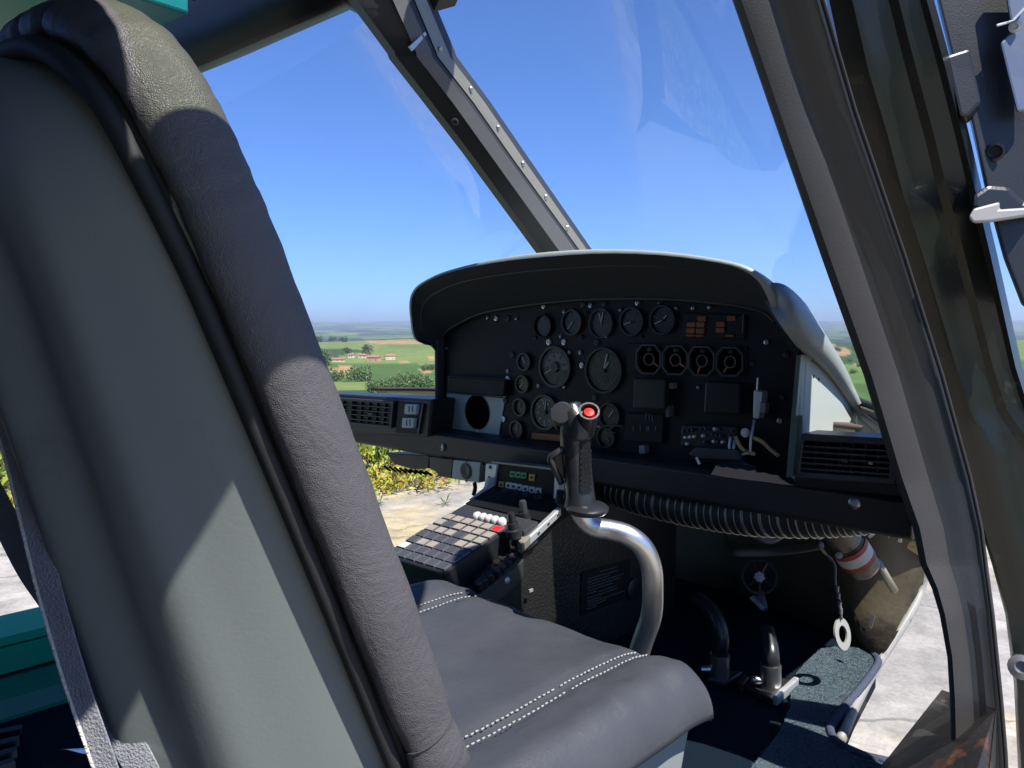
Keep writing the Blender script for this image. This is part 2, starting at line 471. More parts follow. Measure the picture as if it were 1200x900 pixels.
def land_material():
    m = bpy.data.materials.new('land'); m.use_nodes = True
    N, L = m.node_tree.nodes, m.node_tree.links
    b = N['Principled BSDF']; b.inputs['Roughness'].default_value = 0.95; b.inputs['Specular IOR Level'].default_value = 0.1
    at = N.new('ShaderNodeAttribute'); at.attribute_name = 'fields'
    tc = N.new('ShaderNodeTexCoord')
    mp = N.new('ShaderNodeMapping'); mp.inputs['Rotation'].default_value = (0, 0, 0.55)
    L.new(tc.outputs['Object'], mp.inputs[0])
    w = N.new('ShaderNodeTexWave'); w.inputs['Scale'].default_value = 0.11; w.inputs['Distortion'].default_value = 1.5
    w.inputs['Detail'].default_value = 3; w.inputs['Detail Scale'].default_value = 0.6
    L.new(mp.outputs[0], w.inputs['Vector'])
    nz = N.new('ShaderNodeTexNoise'); nz.inputs['Scale'].default_value = 0.06; nz.inputs['Detail'].default_value = 9; nz.inputs['Roughness'].default_value = 0.7
    L.new(tc.outputs['Object'], nz.inputs['Vector'])
    a = N.new('ShaderNodeMath'); a.operation = 'ADD'
    w2 = N.new('ShaderNodeMath'); w2.operation = 'MULTIPLY'; w2.inputs[1].default_value = 0.35
    L.new(w.outputs['Fac'], w2.inputs[0]); L.new(w2.outputs[0], a.inputs[0]); L.new(nz.outputs['Fac'], a.inputs[1])
    rg = N.new('ShaderNodeMapRange'); rg.inputs['From Min'].default_value = 0.35; rg.inputs['From Max'].default_value = 1.0
    rg.inputs['To Min'].default_value = 0.62; rg.inputs['To Max'].default_value = 1.3
    L.new(a.outputs[0], rg.inputs['Value'])
    mu = N.new('ShaderNodeVectorMath'); mu.operation = 'SCALE'
    L.new(at.outputs['Color'], mu.inputs[0]); L.new(rg.outputs[0], mu.inputs['Scale'])
    L.new(mu.outputs[0], b.inputs['Base Color'])
    MATS['land'] = m
land_material()
azs = [R(a) for a in [0, 3, 6, 8]] + [R(8 + 80 * i / 330) for i in range(1, 331)] + [R(88 + 272 * i / 46) for i in range(1, 46)]
ds = [8.0 * (30000 / 8.0) ** (i / 170) for i in range(171)]
lm = MB(True); verts = []; cols = []
for d in ds:
    for a in azs:
        x, y = -math.sin(a) * d, math.cos(a) * d
        z = land_z(x, y); verts.append(V(x, y, z)); cols.append(land_col(x, y, z))
na = len(azs)
lm.add(verts, [(j * na + i, (j + 1) * na + i, (j + 1) * na + (i + 1) % na, j * na + (i + 1) % na) for j in range(len(ds) - 1) for i in range(na)])
land_o = lm.build('hills', 'land', smooth=True, fix=False)
ca = land_o.data.color_attributes.new('fields', 'FLOAT_COLOR', 'POINT')
ca.data.foreach_set('color', [c for q in cols for c in (max(q.x, 0), max(q.y, 0), max(q.z, 0), 1)])
land_o['kind'] = 'structure'

mat('paving', (0.40, 0.375, 0.34), 0.85, var=0.35, vscale=2.2, bump=0.5, bscale=26, col2=(0.52, 0.43, 0.255), c2scale=0.55, c2lo=0.5, c2hi=0.62)
def paving_material():
    m = MATS['paving']; N, L = m.node_tree.nodes, m.node_tree.links
    b = N['Principled BSDF']; tc = N.new('ShaderNodeTexCoord')
    src = b.inputs['Base Color'].links[0].from_socket
    def nz(scale, det, lo, hi, a, bb, rough=.7, dist=0.0):
        n = N.new('ShaderNodeTexNoise'); n.inputs['Scale'].default_value = scale; n.inputs['Detail'].default_value = det
        n.inputs['Roughness'].default_value = rough; n.inputs['Distortion'].default_value = dist
        L.new(tc.outputs['Object'], n.inputs['Vector'])
        r = N.new('ShaderNodeMapRange'); r.inputs['From Min'].default_value = lo; r.inputs['From Max'].default_value = hi
        r.inputs['To Min'].default_value = a; r.inputs['To Max'].default_value = bb
        L.new(n.outputs['Fac'], r.inputs['Value']); return r.outputs[0]
    vo = N.new('ShaderNodeTexVoronoi'); vo.feature = 'DISTANCE_TO_EDGE'; vo.inputs['Scale'].default_value = 0.85
    wn_ = N.new('ShaderNodeTexNoise'); wn_.inputs['Scale'].default_value = 2.5; wn_.inputs['Detail'].default_value = 6
    L.new(tc.outputs['Object'], wn_.inputs['Vector'])
    mixv = N.new('ShaderNodeMix'); mixv.data_type = 'RGBA'; mixv.blend_type = 'LINEAR_LIGHT'; mixv.inputs['Factor'].default_value = 0.25
    L.new(tc.outputs['Object'], mixv.inputs['A']); L.new(wn_.outputs['Color'], mixv.inputs['B']); L.new(mixv.outputs['Result'], vo.inputs['Vector'])
    ck = N.new('ShaderNodeMapRange'); ck.inputs['From Min'].default_value = 0.0; ck.inputs['From Max'].default_value = 0.016
    ck.inputs['To Min'].default_value = 0.55; L.new(vo.outputs['Distance'], ck.inputs['Value'])
    fs = [nz(7, 8, .35, .68, .68, 1.12), nz(60, 4, .3, .7, .82, 1.12), nz(1.1, 7, .42, .6, .80, 1.05, .7, 1.5), ck.outputs[0]]
    cur = fs[0]
    for f in fs[1:]:
        k = N.new('ShaderNodeMath'); k.operation = 'MULTIPLY'; L.new(cur, k.inputs[0]); L.new(f, k.inputs[1]); cur = k.outputs[0]
    sc = N.new('ShaderNodeVectorMath'); sc.operation = 'SCALE'
    L.new(src, sc.inputs[0]); L.new(cur, sc.inputs['Scale']); L.new(sc.outputs[0], b.inputs['Base Color'])
paving_material()
pv = MB(True)
rim = []
for k in range(96):
    a = 2 * math.pi * k / 96
    r_ = 8.45 + 0.25 * noise.noise(V(math.cos(a) * 2, math.sin(a) * 2, 1))
    rim.append(V(math.cos(a) * r_, math.sin(a) * r_, 0))
pv.prism([V(p.x, p.y, -0.25) for p in rim], (0, 0, 0.25))
pv.build('pavement', 'paving')['kind'] = 'structure'

# ---------------------------------------------------------------- foliage
def leaf_mat(name, a, b, c=None):
    m = bpy.data.materials.new(name); m.use_nodes = True
    N, L = m.node_tree.nodes, m.node_tree.links
    p = N['Principled BSDF']; p.inputs['Roughness'].default_value = 0.6
    g = N.new('ShaderNodeNewGeometry'); r_ = N.new('ShaderNodeValToRGB')
    r_.color_ramp.elements[0].color = a + (1,); r_.color_ramp.elements[1].color = b + (1,)
    if c:
        e = r_.color_ramp.elements.new(0.74); e.color = b + (1,)
        r_.color_ramp.elements[1].color = b + (1,); r_.color_ramp.elements[2].color = c + (1,)
    L.new(g.outputs['Random Per Island'], r_.inputs[0]); L.new(r_.outputs[0], p.inputs['Base Color'])
    p.inputs['Subsurface Weight'].default_value = 0.0
    MATS[name] = m
leaf_mat('leaf_far', (0.045, 0.085, 0.022), (0.11, 0.18, 0.04))
leaf_mat('leaf_dark', (0.02, 0.038, 0.018), (0.045, 0.08, 0.03))
leaf_mat('leaf_lime', (0.13, 0.20, 0.02), (0.34, 0.38, 0.045))
leaf_mat('leaf_mixed', (0.22, 0.26, 0.03), (0.42, 0.40, 0.05), (0.36, 0.11, 0.05))
mat('bark', (0.09, 0.065, 0.045), 0.9, var=0.3, bump=0.4, bscale=8)
rnd = random.Random(11)
def leaves(mb, n, fn, size):
    for _ in range(n):
        p = fn(); a = Vector((rnd.gauss(0, 1), rnd.gauss(0, 1), rnd.gauss(0, 0.6))).normalized()
        b = a.orthogonal().normalized(); b.rotate(Matrix.Rotation(rnd.uniform(0, 6.28), 3, a)); c = a.cross(b)
        s_ = size * rnd.uniform(0.6, 1.3)
        mb.add([p - b * s_, p + c * s_ * 0.45, p + b * s_, p - c * s_ * 0.45], [(0, 1, 2, 3)])
def tree_proto(name, mt, h, w, seed):
    lobes = [(V(rnd.uniform(-.5, .5) * w, rnd.uniform(-.5, .5) * w, rnd.uniform(.22, .8) * h), rnd.uniform(.28, .5) * w) for _ in range(9)]
    def fn():
        c, r_ = rnd.choice(lobes); d_ = Vector((rnd.gauss(0, 1), rnd.gauss(0, 1), rnd.gauss(0, .8))).normalized()
        return c + d_ * r_ * rnd.uniform(.55, 1.08)
    cr = MB(True); leaves(cr, 620, fn, w * 0.10)
    tr = MB(True); tr.tube([V(0, 0, -.4), V(.05, 0, h * .3), V(0, .1, h * .7)], lambda t: .05 * w * (1.2 - t), 7)
    for k in range(4):
        a = k * 1.6; tr.tube([V(0, 0, h * .3), V(math.cos(a) * w * .15, math.sin(a) * w * .15, h * .5), V(math.cos(a) * w * .32, math.sin(a) * w * .32, h * .66)], lambda t: .025 * w * (1.1 - t), 5)
    return cr, tr
PROTO = [tree_proto('t', 'leaf_far', 7, 6, 1), tree_proto('t', 'leaf_dark', 8, 4.4, 2), tree_proto('t', 'leaf_far', 5, 6.5, 3)]
PMESH = []
for cr, tr in PROTO:
    a = cr.build('crown', 'leaf_far', fix=False); b = tr.build('trunk', 'bark', smooth=True)
    za, zb = a.location.copy(), b.location.copy()
    for o, l in ((a, za), (b, zb)):
        for vtx in o.data.vertices: vtx.co += l
    PMESH.append((a.data, b.data)); bpy.data.objects.remove(a); bpy.data.objects.remove(b)
def place_tree(u, v, kind, sc, label, group, mt=None):
    p = land(u, v); sc *= .85
    root = thing('tree', label, 'tree', p, group, world=True)
    for me, nm in zip(PMESH[kind], ('crown', 'trunk')):
        o = bpy.data.objects.new(nm, me); COL.objects.link(o); o.parent = root
        if nm == 'crown' and mt:
            o.material_slots[0].link = 'OBJECT'; o.material_slots[0].material = MATS[mt]
    root.scale = (sc, sc, sc * rnd.uniform(.9, 1.15)); root.rotation_euler = (0, 0, rnd.uniform(0, 6.28))
    return root
bush_l = 'rounded green tree in the thicket below the ploughed field'
for (u, v, k, sc) in ((462, 458, 0, 1.0), (470, 456, 1, 1.0), (479, 457, 0, 1.15), (487, 455, 2, 1.2), (494, 454, 0, 1.0), (455, 460, 2, .9), (446, 459, 2, 1.0), (438, 461, 0, .8), (502, 456, 2, 1.0), (475, 460, 2, .9)):
    place_tree(u, v, k, sc, bush_l, 'trees in the thicket')
for (u, v, k, sc) in ((383, 446, 0, 1.3), (394, 447, 2, 1.4), (416, 446, 0, 1.6), (424, 447, 2, 1.5), (378, 450, 2, 1.0)):
    place_tree(u, v, k, sc, 'green tree along the lower edge of the ploughed sandy field', 'trees below the ploughed field')
for (u, v, k, sc) in ((364, 427, 0, 2.4), (371, 429, 0, 2.7), (377, 428, 2, 2.4), (360, 431, 2, 2.0)):
    place_tree(u, v, k, sc, 'broad green tree between the white house and the long red roof', 'trees beside the white house')
place_tree(431, 419, 1, 2.2, 'dark round tree rising behind the red roofed farmhouses', 'tree behind the farmhouses', 'leaf_dark')
place_tree(408, 417, 1, 1.8, 'slim dark tree beside the small cream house', None, 'leaf_dark')
for (u, v, k, sc) in ((502, 434, 2, 1.0), (497, 435, 0, .8), (507, 434, 0, .9)):
    place_tree(u, v, k, sc, 'small tree on the pale clearing in the green slope', 'trees on the clearing')
for (u, v, k, sc) in ((352, 402, 2, 2.6), (372, 401, 2, 2.8), (390, 400, 2, 3.2), (402, 401, 2, 2.5)):
    place_tree(u, v, k, sc, 'dark tree in the row along the far crest', 'trees on the crest', 'leaf_dark')
for (u, v, k, sc) in ((979, 411, 2, 1.2), (984, 412, 0, 1.0), (1003, 411, 2, 1.2), (1013, 417, 0, .8), (1008, 430, 2, .8), (995, 424, 2, .8), (1022, 432, 0, .8), (1000, 438, 2, .6)):
    place_tree(u, v, k, sc, 'green tree on the slope seen beside the instrument hood', 'trees on the slope beside the hood')

# ---------------------------------------------------------------- houses
mat('roof_tile', (0.30, 0.125, 0.08), 0.85, var=0.3, vscale=0.6)
mat('wall_cream', (0.60, 0.52, 0.38), 0.9, var=0.1, vscale=0.3)
mat('wall_white', (0.68, 0.66, 0.62), 0.9, var=0.1, vscale=0.3)
mat('wall_pink', (0.52, 0.30, 0.22), 0.9, var=0.12, vscale=0.3)
mat('window_dark', (0.03, 0.035, 0.04), 0.3)
def house(u, v, L_, W, H, wall, rz, label, roofh=2.2):
    p = land(u, v); L_, W, H, roofh = L_ * .74, W * .74, H * .74, roofh * .74
    root = thing('house', label, 'house', p, None, world=True)
    def at(x, y, z): return p + V(x, y, z)
    MB(True).box(at(0, 0, H / 2 - .6), (L_, W, H + 1.2)).build('wall', wall, root)
    r_ = MB(True); e = .5
    pr = [at(-L_ / 2 - e, -W / 2 - e, H), at(-L_ / 2 - e, W / 2 + e, H), at(-L_ / 2 - e, W / 2 + e, H + .25), at(-L_ / 2 - e, 0, H + roofh), at(-L_ / 2 - e, -W / 2 - e, H + .25)]
    r_.prism(pr, (L_ + 2 * e, 0, 0)); rf = r_.build('roof', 'roof_tile', root)
    MB(True).box(at(L_ * .22, W * .1, H + roofh * .9), (.8, .8, 1.6)).build('chimney', wall, rf)
    n = max(2, int(L_ / 4.5))
    for k in range(n):
        for fl in range(max(1, int(H / 2.8))):
            x = -L_ / 2 + (k + .5) * L_ / n
            w_ = MB(True).box(at(x, -W / 2 - .04, 1.5 + fl * 2.8), (.8, .12, 1.1)).build('window', 'window_dark', root)
    root.rotation_euler = (0, 0, rz)
house(438, 423.5, 17, 10, 5.8, 'wall_pink', R(38), 'pink farmhouse with red tiled roof in front of the dark tree', 3)
house(457, 421.5, 14, 9, 5.6, 'wall_cream', R(60), 'cream farmhouse with red roof at the right end of the hamlet', 2.6)
house(425, 419.5, 12, 8, 4, 'wall_cream', R(46), 'low cream house just beside the dark round tree')
house(411.5, 419.5, 8, 7, 4.6, 'wall_white', R(40), 'small pale house standing alone by the slim tree')
house(393, 424, 26, 9, 3.2, 'wall_cream', R(50), 'long low building with a long red tiled roof', 2.4)
house(380, 420, 10, 8, 6, 'wall_pink', R(40), 'red house above the long low roof')
house(356, 420, 11, 8, 6.2, 'wall_white', R(50), 'white two storey house beside the broad green trees')
house(364, 419.5, 5, 5, 5, 'wall_white', R(30), 'narrow white house next to the two storey white house')
house(361, 439, 14, 8, 2.6, 'wall_cream', R(55), 'low farm shed with red roof by the vineyard rows', 2)
house(374, 441, 8, 7, 3, 'wall_pink', R(45), 'small pinkish shed at the end of the ploughed field')
house(500, 433.5, 11, 6, 2.4, 'wall_cream', R(55), 'long low barn on the pale clearing', 1.6)
house(979, 409.5, 9, 7, 4, 'wall_white', R(20), 'white house above the sandy field beside the hood')
house(1009, 410, 9, 6, 3.6, 'wall_white', R(22), 'white house on the slope near the dark windscreen post')

# ---------------------------------------------------------------- planting at the terrace edge
def shrub_mesh(mt, n, r_, h):
    mb = MB(True)
    tips = [(rnd.uniform(-1, 1), rnd.uniform(-1, 1), rnd.uniform(.35, 1)) for _ in range(16)]
    def fn():
        t = rnd.choice(tips); q = rnd.gauss(0, .16)
        return V(t[0] * r_ * .75 + rnd.gauss(0, .16) * r_, t[1] * r_ * .75 + rnd.gauss(0, .16) * r_, max(.01, (t[2] * rnd.uniform(.25, 1.1)) * h))
    leaves(mb, n, fn, .032)
    o = mb.build('foliage', mt, fix=False)
    l = o.location.copy()
    for vtx in o.data.vertices: vtx.co += l
    st = MB(True)
    for t in tips: st.tube([V(0, 0, -.04), V(t[0] * r_ * .4, t[1] * r_ * .4, h * .3), V(t[0] * r_ * .75, t[1] * r_ * .75, t[2] * h * .9)], .006, 4)
    s_ = st.build('stems', 'bark'); l2 = s_.location.copy()
    for vtx in s_.data.vertices: vtx.co += l2
    r2 = (o.data, s_.data); bpy.data.objects.remove(o); bpy.data.objects.remove(s_)
    return r2
SH = [shrub_mesh('leaf_lime', 520, .45, .42), shrub_mesh('leaf_mixed', 520, .45, .26)]
def shrub(x, y, k, sc, label, group):
    root = thing('shrub', label, 'shrub', V(x, y, 0), group, world=True)
    for me, nm in zip(SH[k], ('foliage', 'stem_cluster')):
        o = bpy.data.objects.new(nm, me); COL.objects.link(o); o.parent = root
        if nm == 'stem_cluster': o['kind'] = 'stuff'
    root.scale = (sc,) * 3; root.rotation_euler = (0, 0, rnd.uniform(0, 6.28))
for a in range(24, 84, 3):
    t = R(a + rnd.uniform(-1, 1)); near = 7.55 + .5 * math.sin(a * .3)
    if a > 50: near = 6.95
    shrub(-math.sin(t) * near, math.cos(t) * near, 1, rnd.uniform(.8, 1.15), 'low ground cover shrub with yellow and red leaves along the paving', 'red tinged shrubs along the paving')
for a in range(26, 86, 4):
    t = R(a + rnd.uniform(-1, 1)); d = 7.75 + rnd.uniform(-.1, .3)
    shrub(-math.sin(t) * d, math.cos(t) * d, 0, rnd.uniform(1.0, 1.5) * (1.25 if a > 52 else 1), 'taller lime green shrub behind the red tinged ground cover', 'lime green shrubs at the terrace edge')
for (u, v, lab) in ((522, 592, 'small sprouting weed on the bare paving near the console'), (444, 592, 'thin dry weed on the paving beside the ground cover')):
    q = ray(u, v); p = q * (-ZC / q.z)
    root = thing('weed', lab, 'plant', V(p.x, p.y, 0), None, world=True)
    for k in range(7):
        a = k * .9; st = MB(True)
        c = V(p.x, p.y, 0); e = c + V(math.cos(a) * .08, math.sin(a) * .08, .03 + .035 * (k % 3)); w = V(-math.sin(a), math.cos(a), 0) * .009
        m_ = (c + e) / 2 + V(0, 0, .02)
        st.add([c, m_ + w, e, m_ - w], [(0, 1, 2, 3)]); st.build('leaf', 'leaf_far', root, fix=False)

# ---------------------------------------------------------------- air
hz = bpy.data.materials.new('haze'); hz.use_nodes = True
hz.node_tree.nodes.remove(hz.node_tree.nodes['Principled BSDF'])
pvn = hz.node_tree.nodes.new('ShaderNodeVolumePrincipled')
pvn.inputs['Color'].default_value = (0.72, 0.84, 1.0, 1)
pvn.inputs['Density'].default_value = 0.0001
pvn.inputs['Anisotropy'].default_value = 0.2
hz.node_tree.links.new(pvn.outputs[0], hz.node_tree.nodes['Material Output'].inputs['Volume'])
MATS['haze'] = hz
ho = MB(True).box((0, 0, 150), (62000, 62000, 460)).build('haze', 'haze')
ho['kind'] = 'stuff'; ho['label'] = 'thin blue summer haze over the distant hills'; ho['category'] = 'haze'
# ================================================================== the helicopter cabin
heli = thing('helicopter', 'dark helicopter cabin with teal sill, black window posts and pale grey fittings', 'helicopter', (XC, 0.8, GROUND))

# A-post rows: v, left u, right u, distance
POST = [(-260, 775, 892, .88), (-120, 818, 930, .95), (0, 858, 966, 1.0), (130, 903, 1004, 1.06), (300, 962, 1062, 1.13), (440, 1012, 1106, 1.18),
        (560, 1048, 1139, 1.20), (620, 1070, 1152, 1.195), (660, 1078, 1157, 1.19), (690, 1092, 1161, 1.18), (720, 1101, 1165, 1.17), (770, 1110, 1170, 1.16), (820, 1113, 1175, 1.15), (880, 1114, 1180, 1.14), (960, 1112, 1184, 1.13), (1040, 1108, 1184, 1.12)]
def mirror(p): return V(2 * XC - p.x, p.y, p.z)
def post_ring(v, u0, u1, s):
    w = u1 - u0
    pr = [(0, .035), (.02, .012), (.10, .0), (.36, .003), (.44, .012), (.55, .014), (.68, .010), (.92, .014), (1.0, .03), (.97, .085), (.5, .10), (.06, .075)]
    return [ad(u0 + w * a, v, s + b) for a, b in pr]
vv = []
for a, b in zip(POST, POST[1:]):
    for k in range(5):
        t = k / 5; vv.append(tuple(lerp(p, q, t) for p, q in zip(a, b)))
vv.append(POST[-1])
rings = [post_ring(*r_) for r_ in vv]
def split_post(rg, par, sfx):
    pb = MB(); pb.loft([[r_[i] for i in (0, 1, 2, 3, 4)] for r_ in rg], closed=False, caps=False)
    face = [[r_[i] for i in (4, 5, 6, 7, 8, 9, 10, 11, 0)] for r_ in rg]
    pk = MB(); pk.loft(face, closed=False, caps=False)
    o = pk.build('windscreen_post', 'post_black', par, smooth=True, angle=35)
    pb.build('post_trim', 'post_brown', o, smooth=True, angle=40)
    return o
split_post(rings, heli, '')
def mirror_wide(p): return V(XC - (p.x - XC) * 1.17, p.y, p.z)
split_post([[mirror_wide(p) for p in r_] for r_ in rings], heli, '')
# bright rubber seal along the post
MB().tube([ad(u1 - 2, v, s + .008) for v, u0, u1, s in vv], .0035, 6).build('door_seal', 'rubber', heli, smooth=True)

top_r = ad(833, -260, .91)
hdr = smooth_path([top_r, V(-.35, .66, .53), V(-.315, .42, .46), V(-.315, .15, .41), V(-.33, -.12, .39), V(-.35, -.8, .38)], 6)
for pth in (hdr, [mirror_wide(p) for p in hdr]):
    MB().tube(pth, .056, 14).build('door_header', 'post_black', heli, smooth=True)
# roof: opaque in the middle, narrow green glazing beside each header
def roof_pt(t, y):
    x = lerp(XC, -.46, t)
    return V(x, y, .86 - .30 * t ** 2.5)
def ceil_fn(a, b):
    y = lerp(-1.9, .80, b); x = a * 2 - 1
    p = roof_pt(abs(x) * (1 if x > 0 else .6), y)
    return p if x > 0 else mirror(p)
MB().grid(ceil_fn, 24, 20).build('roof', 'cabin_lining', heli, smooth=True, solid=.02)
for mir in (False,):
    def win(a, b):
        y = lerp(.205, .84, b); e = roof_pt(1, y); hx, hz = interp([(p.y, p.x, p.z) for p in reversed(hdr)], y); f = V(hx - .03, y, hz + .045)
        p = e.lerp(f, a); return mirror(p) if mir else p
    MB().grid(win, 4, 14).build('roof_window', 'roof_glass', heli, smooth=True, solid=.004)

MB().prism([V(-.46, -1.9, .565), V(-.46, .20, .565), V(-.335, .20, .46), V(-.36, -1.9, .43)], (.012, 0, .01)).build('roof_side', 'cabin_lining', heli)
# centre post between the two windscreens (px: left edge, fold, beige strip)
CPOST = [(-150, 330, 372, 415, 422, 440, 446, -1.30), (-40, 395, 440, 458, 464, 478, 484, -1.30), (0, 418, 460, 478, 486, 500, 508, -1.30), (60, 462, 487, 505, 511, 525, 533, -1.30), (66, 464, 488, 506, 513, 527, 535, -1.30),
         (120, 506, 530, 549, 555, 568, 575, -1.30), (180, 552, 573, 592, 597, 609, 616, -1.30), (290, 632, 652, 672, 677, 686, 692, -1.30), (330, 662, 684, 702, 707, 716, 722, -1.30)]
def cring(row):
    v, *us, X = row
    dx = [0.0, .035, .045, .040, .040, .02]
    f = [ax(u, v, X + d_) for u, d_ in zip(us, dx)]
    back = V(-.05, .02, .012)
    return f, back
crows = []
for a, b in zip(CPOST, CPOST[1:]):
    n = 6 if b[0] - a[0] > 20 else 1
    for k in range(n): crows.append(tuple(lerp(p, q, k / n) for p, q in zip(a, b)))
crows.append(CPOST[-1])
base, face, strip = [], [], []
for row in crows:
    f, back = cring(row)
    base.append([f[0], f[1], f[2], f[3], f[4], f[5], f[5] + back, f[0] + back])
    def proud(p, d): return p - p.normalized() * d
    face.append([proud(f[1].lerp(f[2], .02), .007), proud(f[2], .009), proud(f[2], .0), f[1].lerp(f[2], .02)])
    strip.append([proud(f[3], .005), proud(f[4], .007), f[4], f[3]])
cp = MB().loft(base).build('centre_post', 'centre_dark', heli, smooth=True, angle=30)
MB().loft(face).build('post_face', 'centre_grey', cp, smooth=True, angle=30)
MB().loft(strip).build('trim_strip', 'trim_beige', cp, smooth=True, angle=30)
for (u, v) in ((515, 57), (551, 105), (583, 150), (612, 192), (639, 231), (664, 267)):
    c = ax(u, v, -1.262); n = (-c).normalized(); c = c + n * .006
    MB().lathe(c - n * .0, n, [(.0, .0), (.0062, 0), (.0062, .004), (.004, .006), (0, .0065)], 10).build('screw', 'screw_steel', cp, smooth=True, angle=40)
c = ax(533, 143, -1.27); MB().lathe(c, (-c).normalized(), [(0, 0), (.009, 0), (.009, .005), (.005, .006), (.004, .003), (0, .003)], 14).build('screw', 'centre_dark', cp, smooth=True, angle=40)
# white bracket at the joint of the post
MB().hexa([ax(478, 55, -1.256), ax(496, 38, -1.256), ax(498, 41, -1.256), ax(482, 60, -1.256)], (.006, 0, 0)).build('joint_clip', 'alloy', cp)

# windscreen header to the left of the centre post
HL = [(130, 20, 116), (200, -12, 97), (262, -38, 72), (330, -62, 42), (380, -80, 20), (405, -90, 9), (430, -100, 22), (455, -110, 46), (480, -120, 76)]
hr = []
for i, (u, v0, v1) in enumerate(HL):
    Y = lerp(.86, 1.04, i / 5.0) if i < 5 else 1.04 + .006 * (i - 5)
    a, b = ay(u, v0, Y + .0), ay(u, v1, Y)
    m_ = ay(u, lerp(v0, v1, .86), Y - .03)
    hr.append([a, ay(u, lerp(v0, v1, .3), Y - .035), m_, ay(u, lerp(v0, v1, .95), Y - .022), b, b + V(0, .06, .03), a + V(0, .08, .02)])
ob = MB().loft(hr).build('windscreen_header', 'post_black', heli, smooth=True, angle=50)
for (u, v) in ((335, 18), (194, 76)):
    c = ay(u, v, .95); MB().lathe(ay(u, v, 1.0 if u > 300 else .86), (-c).normalized(), [(0, 0), (.012, 0), (.012, .006), (.007, .008), (.005, .004), (0, .004)], 14).build('screw', 'centre_dark', ob, smooth=True, angle=40)
hrr = [[mirror(p) + V(0, .02, .10) for p in r_] for r_ in hr if mirror(r_[0]).x < -.55]
MB().loft(hrr).build('windscreen_header', 'post_black', heli, smooth=True, angle=50)
# teal outer roof edge on the far side
MB().hexa([V(-1.83, .2, .755), V(-1.83, .80, .745), V(-2.4, .74, .74), V(-2.4, .2, .76)], (0, 0, .05)).build('roof_edge', 'teal_roof', heli, bevel=.006)

# windscreens
def cen(b): return ax(*interp([(0, 742, 420), (.25, 690, 330), (.45, 660, 290), (.75, 560, 130), (1, 478, -10)], b), XC + .03)
def apost(b):
    v = lerp(470, -130, b); u0, u1, s = interp(POST, v); return ad(u0 + 6, v, s + .02)
def pane(a, b, mir):
    p = cen(b).lerp(apost(b), a); k = 4 * a * (1 - a)
    p = p + V(0, .10, .05) * k
    return mirror_wide(p) if mir else p
for mir in (False, True):
    MB().grid(lambda a, b: pane(a, b, mir), 14, 14).build('windscreen', 'windshield_glass', heli, smooth=True)

# nose deck under the windscreens
def deck(a, b):
    x = lerp(-2.22, -.38, a); e = abs(x - XC) / .92; y = lerp(1.58, 2.9, b)
    half = 1 - .55 * b ** 2
    x = XC + (x - XC) * half
    return V(x, y, -.175 - .03 * e ** 2 - .32 * b ** 1.5 - .015 * math.sin(b * 3))
MB().grid(deck, 24, 14).build('nose_deck', 'deck', heli, smooth=True, solid=.01)
# right corner of the deck: dark curb and pinkish ledge seen beside the hood
cv = smooth_path([ad(1001, 468, 1.66), ad(1020, 475, 1.60), ad(1036, 481, 1.52), ad(1058, 494, 1.42)], 5)
MB().tube(cv, .008, 8).build('windscreen_gasket', 'rubber', heli, smooth=True)
MB().hexa([ad(1006, 474, 1.63), ad(1060, 496, 1.40), ad(1066, 535, 1.38), ad(1008, 487, 1.6)], (.0, .05, -.02)).build('corner_ledge', 'deck', heli, bevel=.004)
MB().hexa([ad(1004, 485, 1.60), ad(1012, 484, 1.56), ad(1050, 512, 1.37), ad(1046, 525, 1.36), ad(1000, 520, 1.5)], (.0, .04, -.01)).build('corner_gusset', 'black_plastic', heli, bevel=.004)
wp = MB().hexa([ad(1020, 470, 1.72), ad(1024, 456, 1.74), ad(1035, 456, 1.74), ad(1040, 480, 1.72)], (.0, .03, .0)).build('wiper_base', 'rubber', heli, bevel=.006)

# floor, sills, belly
B_ = [az(1000, 753, FLOOR), az(960, 735, FLOOR), az(900, 708, FLOOR), V(-1.12, 2.12, FLOOR), V(XC, 2.12, FLOOR)]
RL = [az(1029, 778, FLOOR), ax(1065, 722, -.575), ax(1080, 690, -.57), ax(1083, 655, -.565), ax(1077, 616, -.56), ax(1070, 596, -.55)]
E = [az(985, 868, FLOOR), az(1004, 824, FLOOR)] + RL
fl = [V(p.x - .004, p.y, FLOOR) for p in E[:3]] + B_
right = [V(-.42, -1.9, FLOOR), V(-.42, 1.06, FLOOR), az(1040, 892, FLOOR)] + fl
poly = right + [mirror(p) for p in reversed(right[:-1])]
MB().prism(poly, (0, 0, -.06)).build('floor_pan', 'carpet', heli)
belly = [V(-.40, -1.9, -.90), V(-.36, .9, -.90), V(-.62, 1.45, -.90), V(-.8, 2.3, -.90), V(-1.3, 2.7, -.90)]
belly = belly + [mirror(p) for p in reversed(belly[:-1])]
bt = [V(XC + (p.x - XC) * .7, XC * 0 + .5 + (p.y - .5) * .9, -1.22) for p in belly]
MB().loft([belly, bt]).build('belly', 'teal', heli, smooth=True, angle=40)
# door sill with rust, running aft from the post
sl = [az(1104, 806, -.77), ad(1168, 828, 1.13), V(-.10, .4, -.76), V(-.10, -.4, -.76), V(-.44, -.4, -.80), V(-.44, .62, -.80), az(1034, 905, -.80)]
MB().prism(sl, (0, .01, -.10)).build('door_sill', 'sill_worn', heli, bevel=.006)
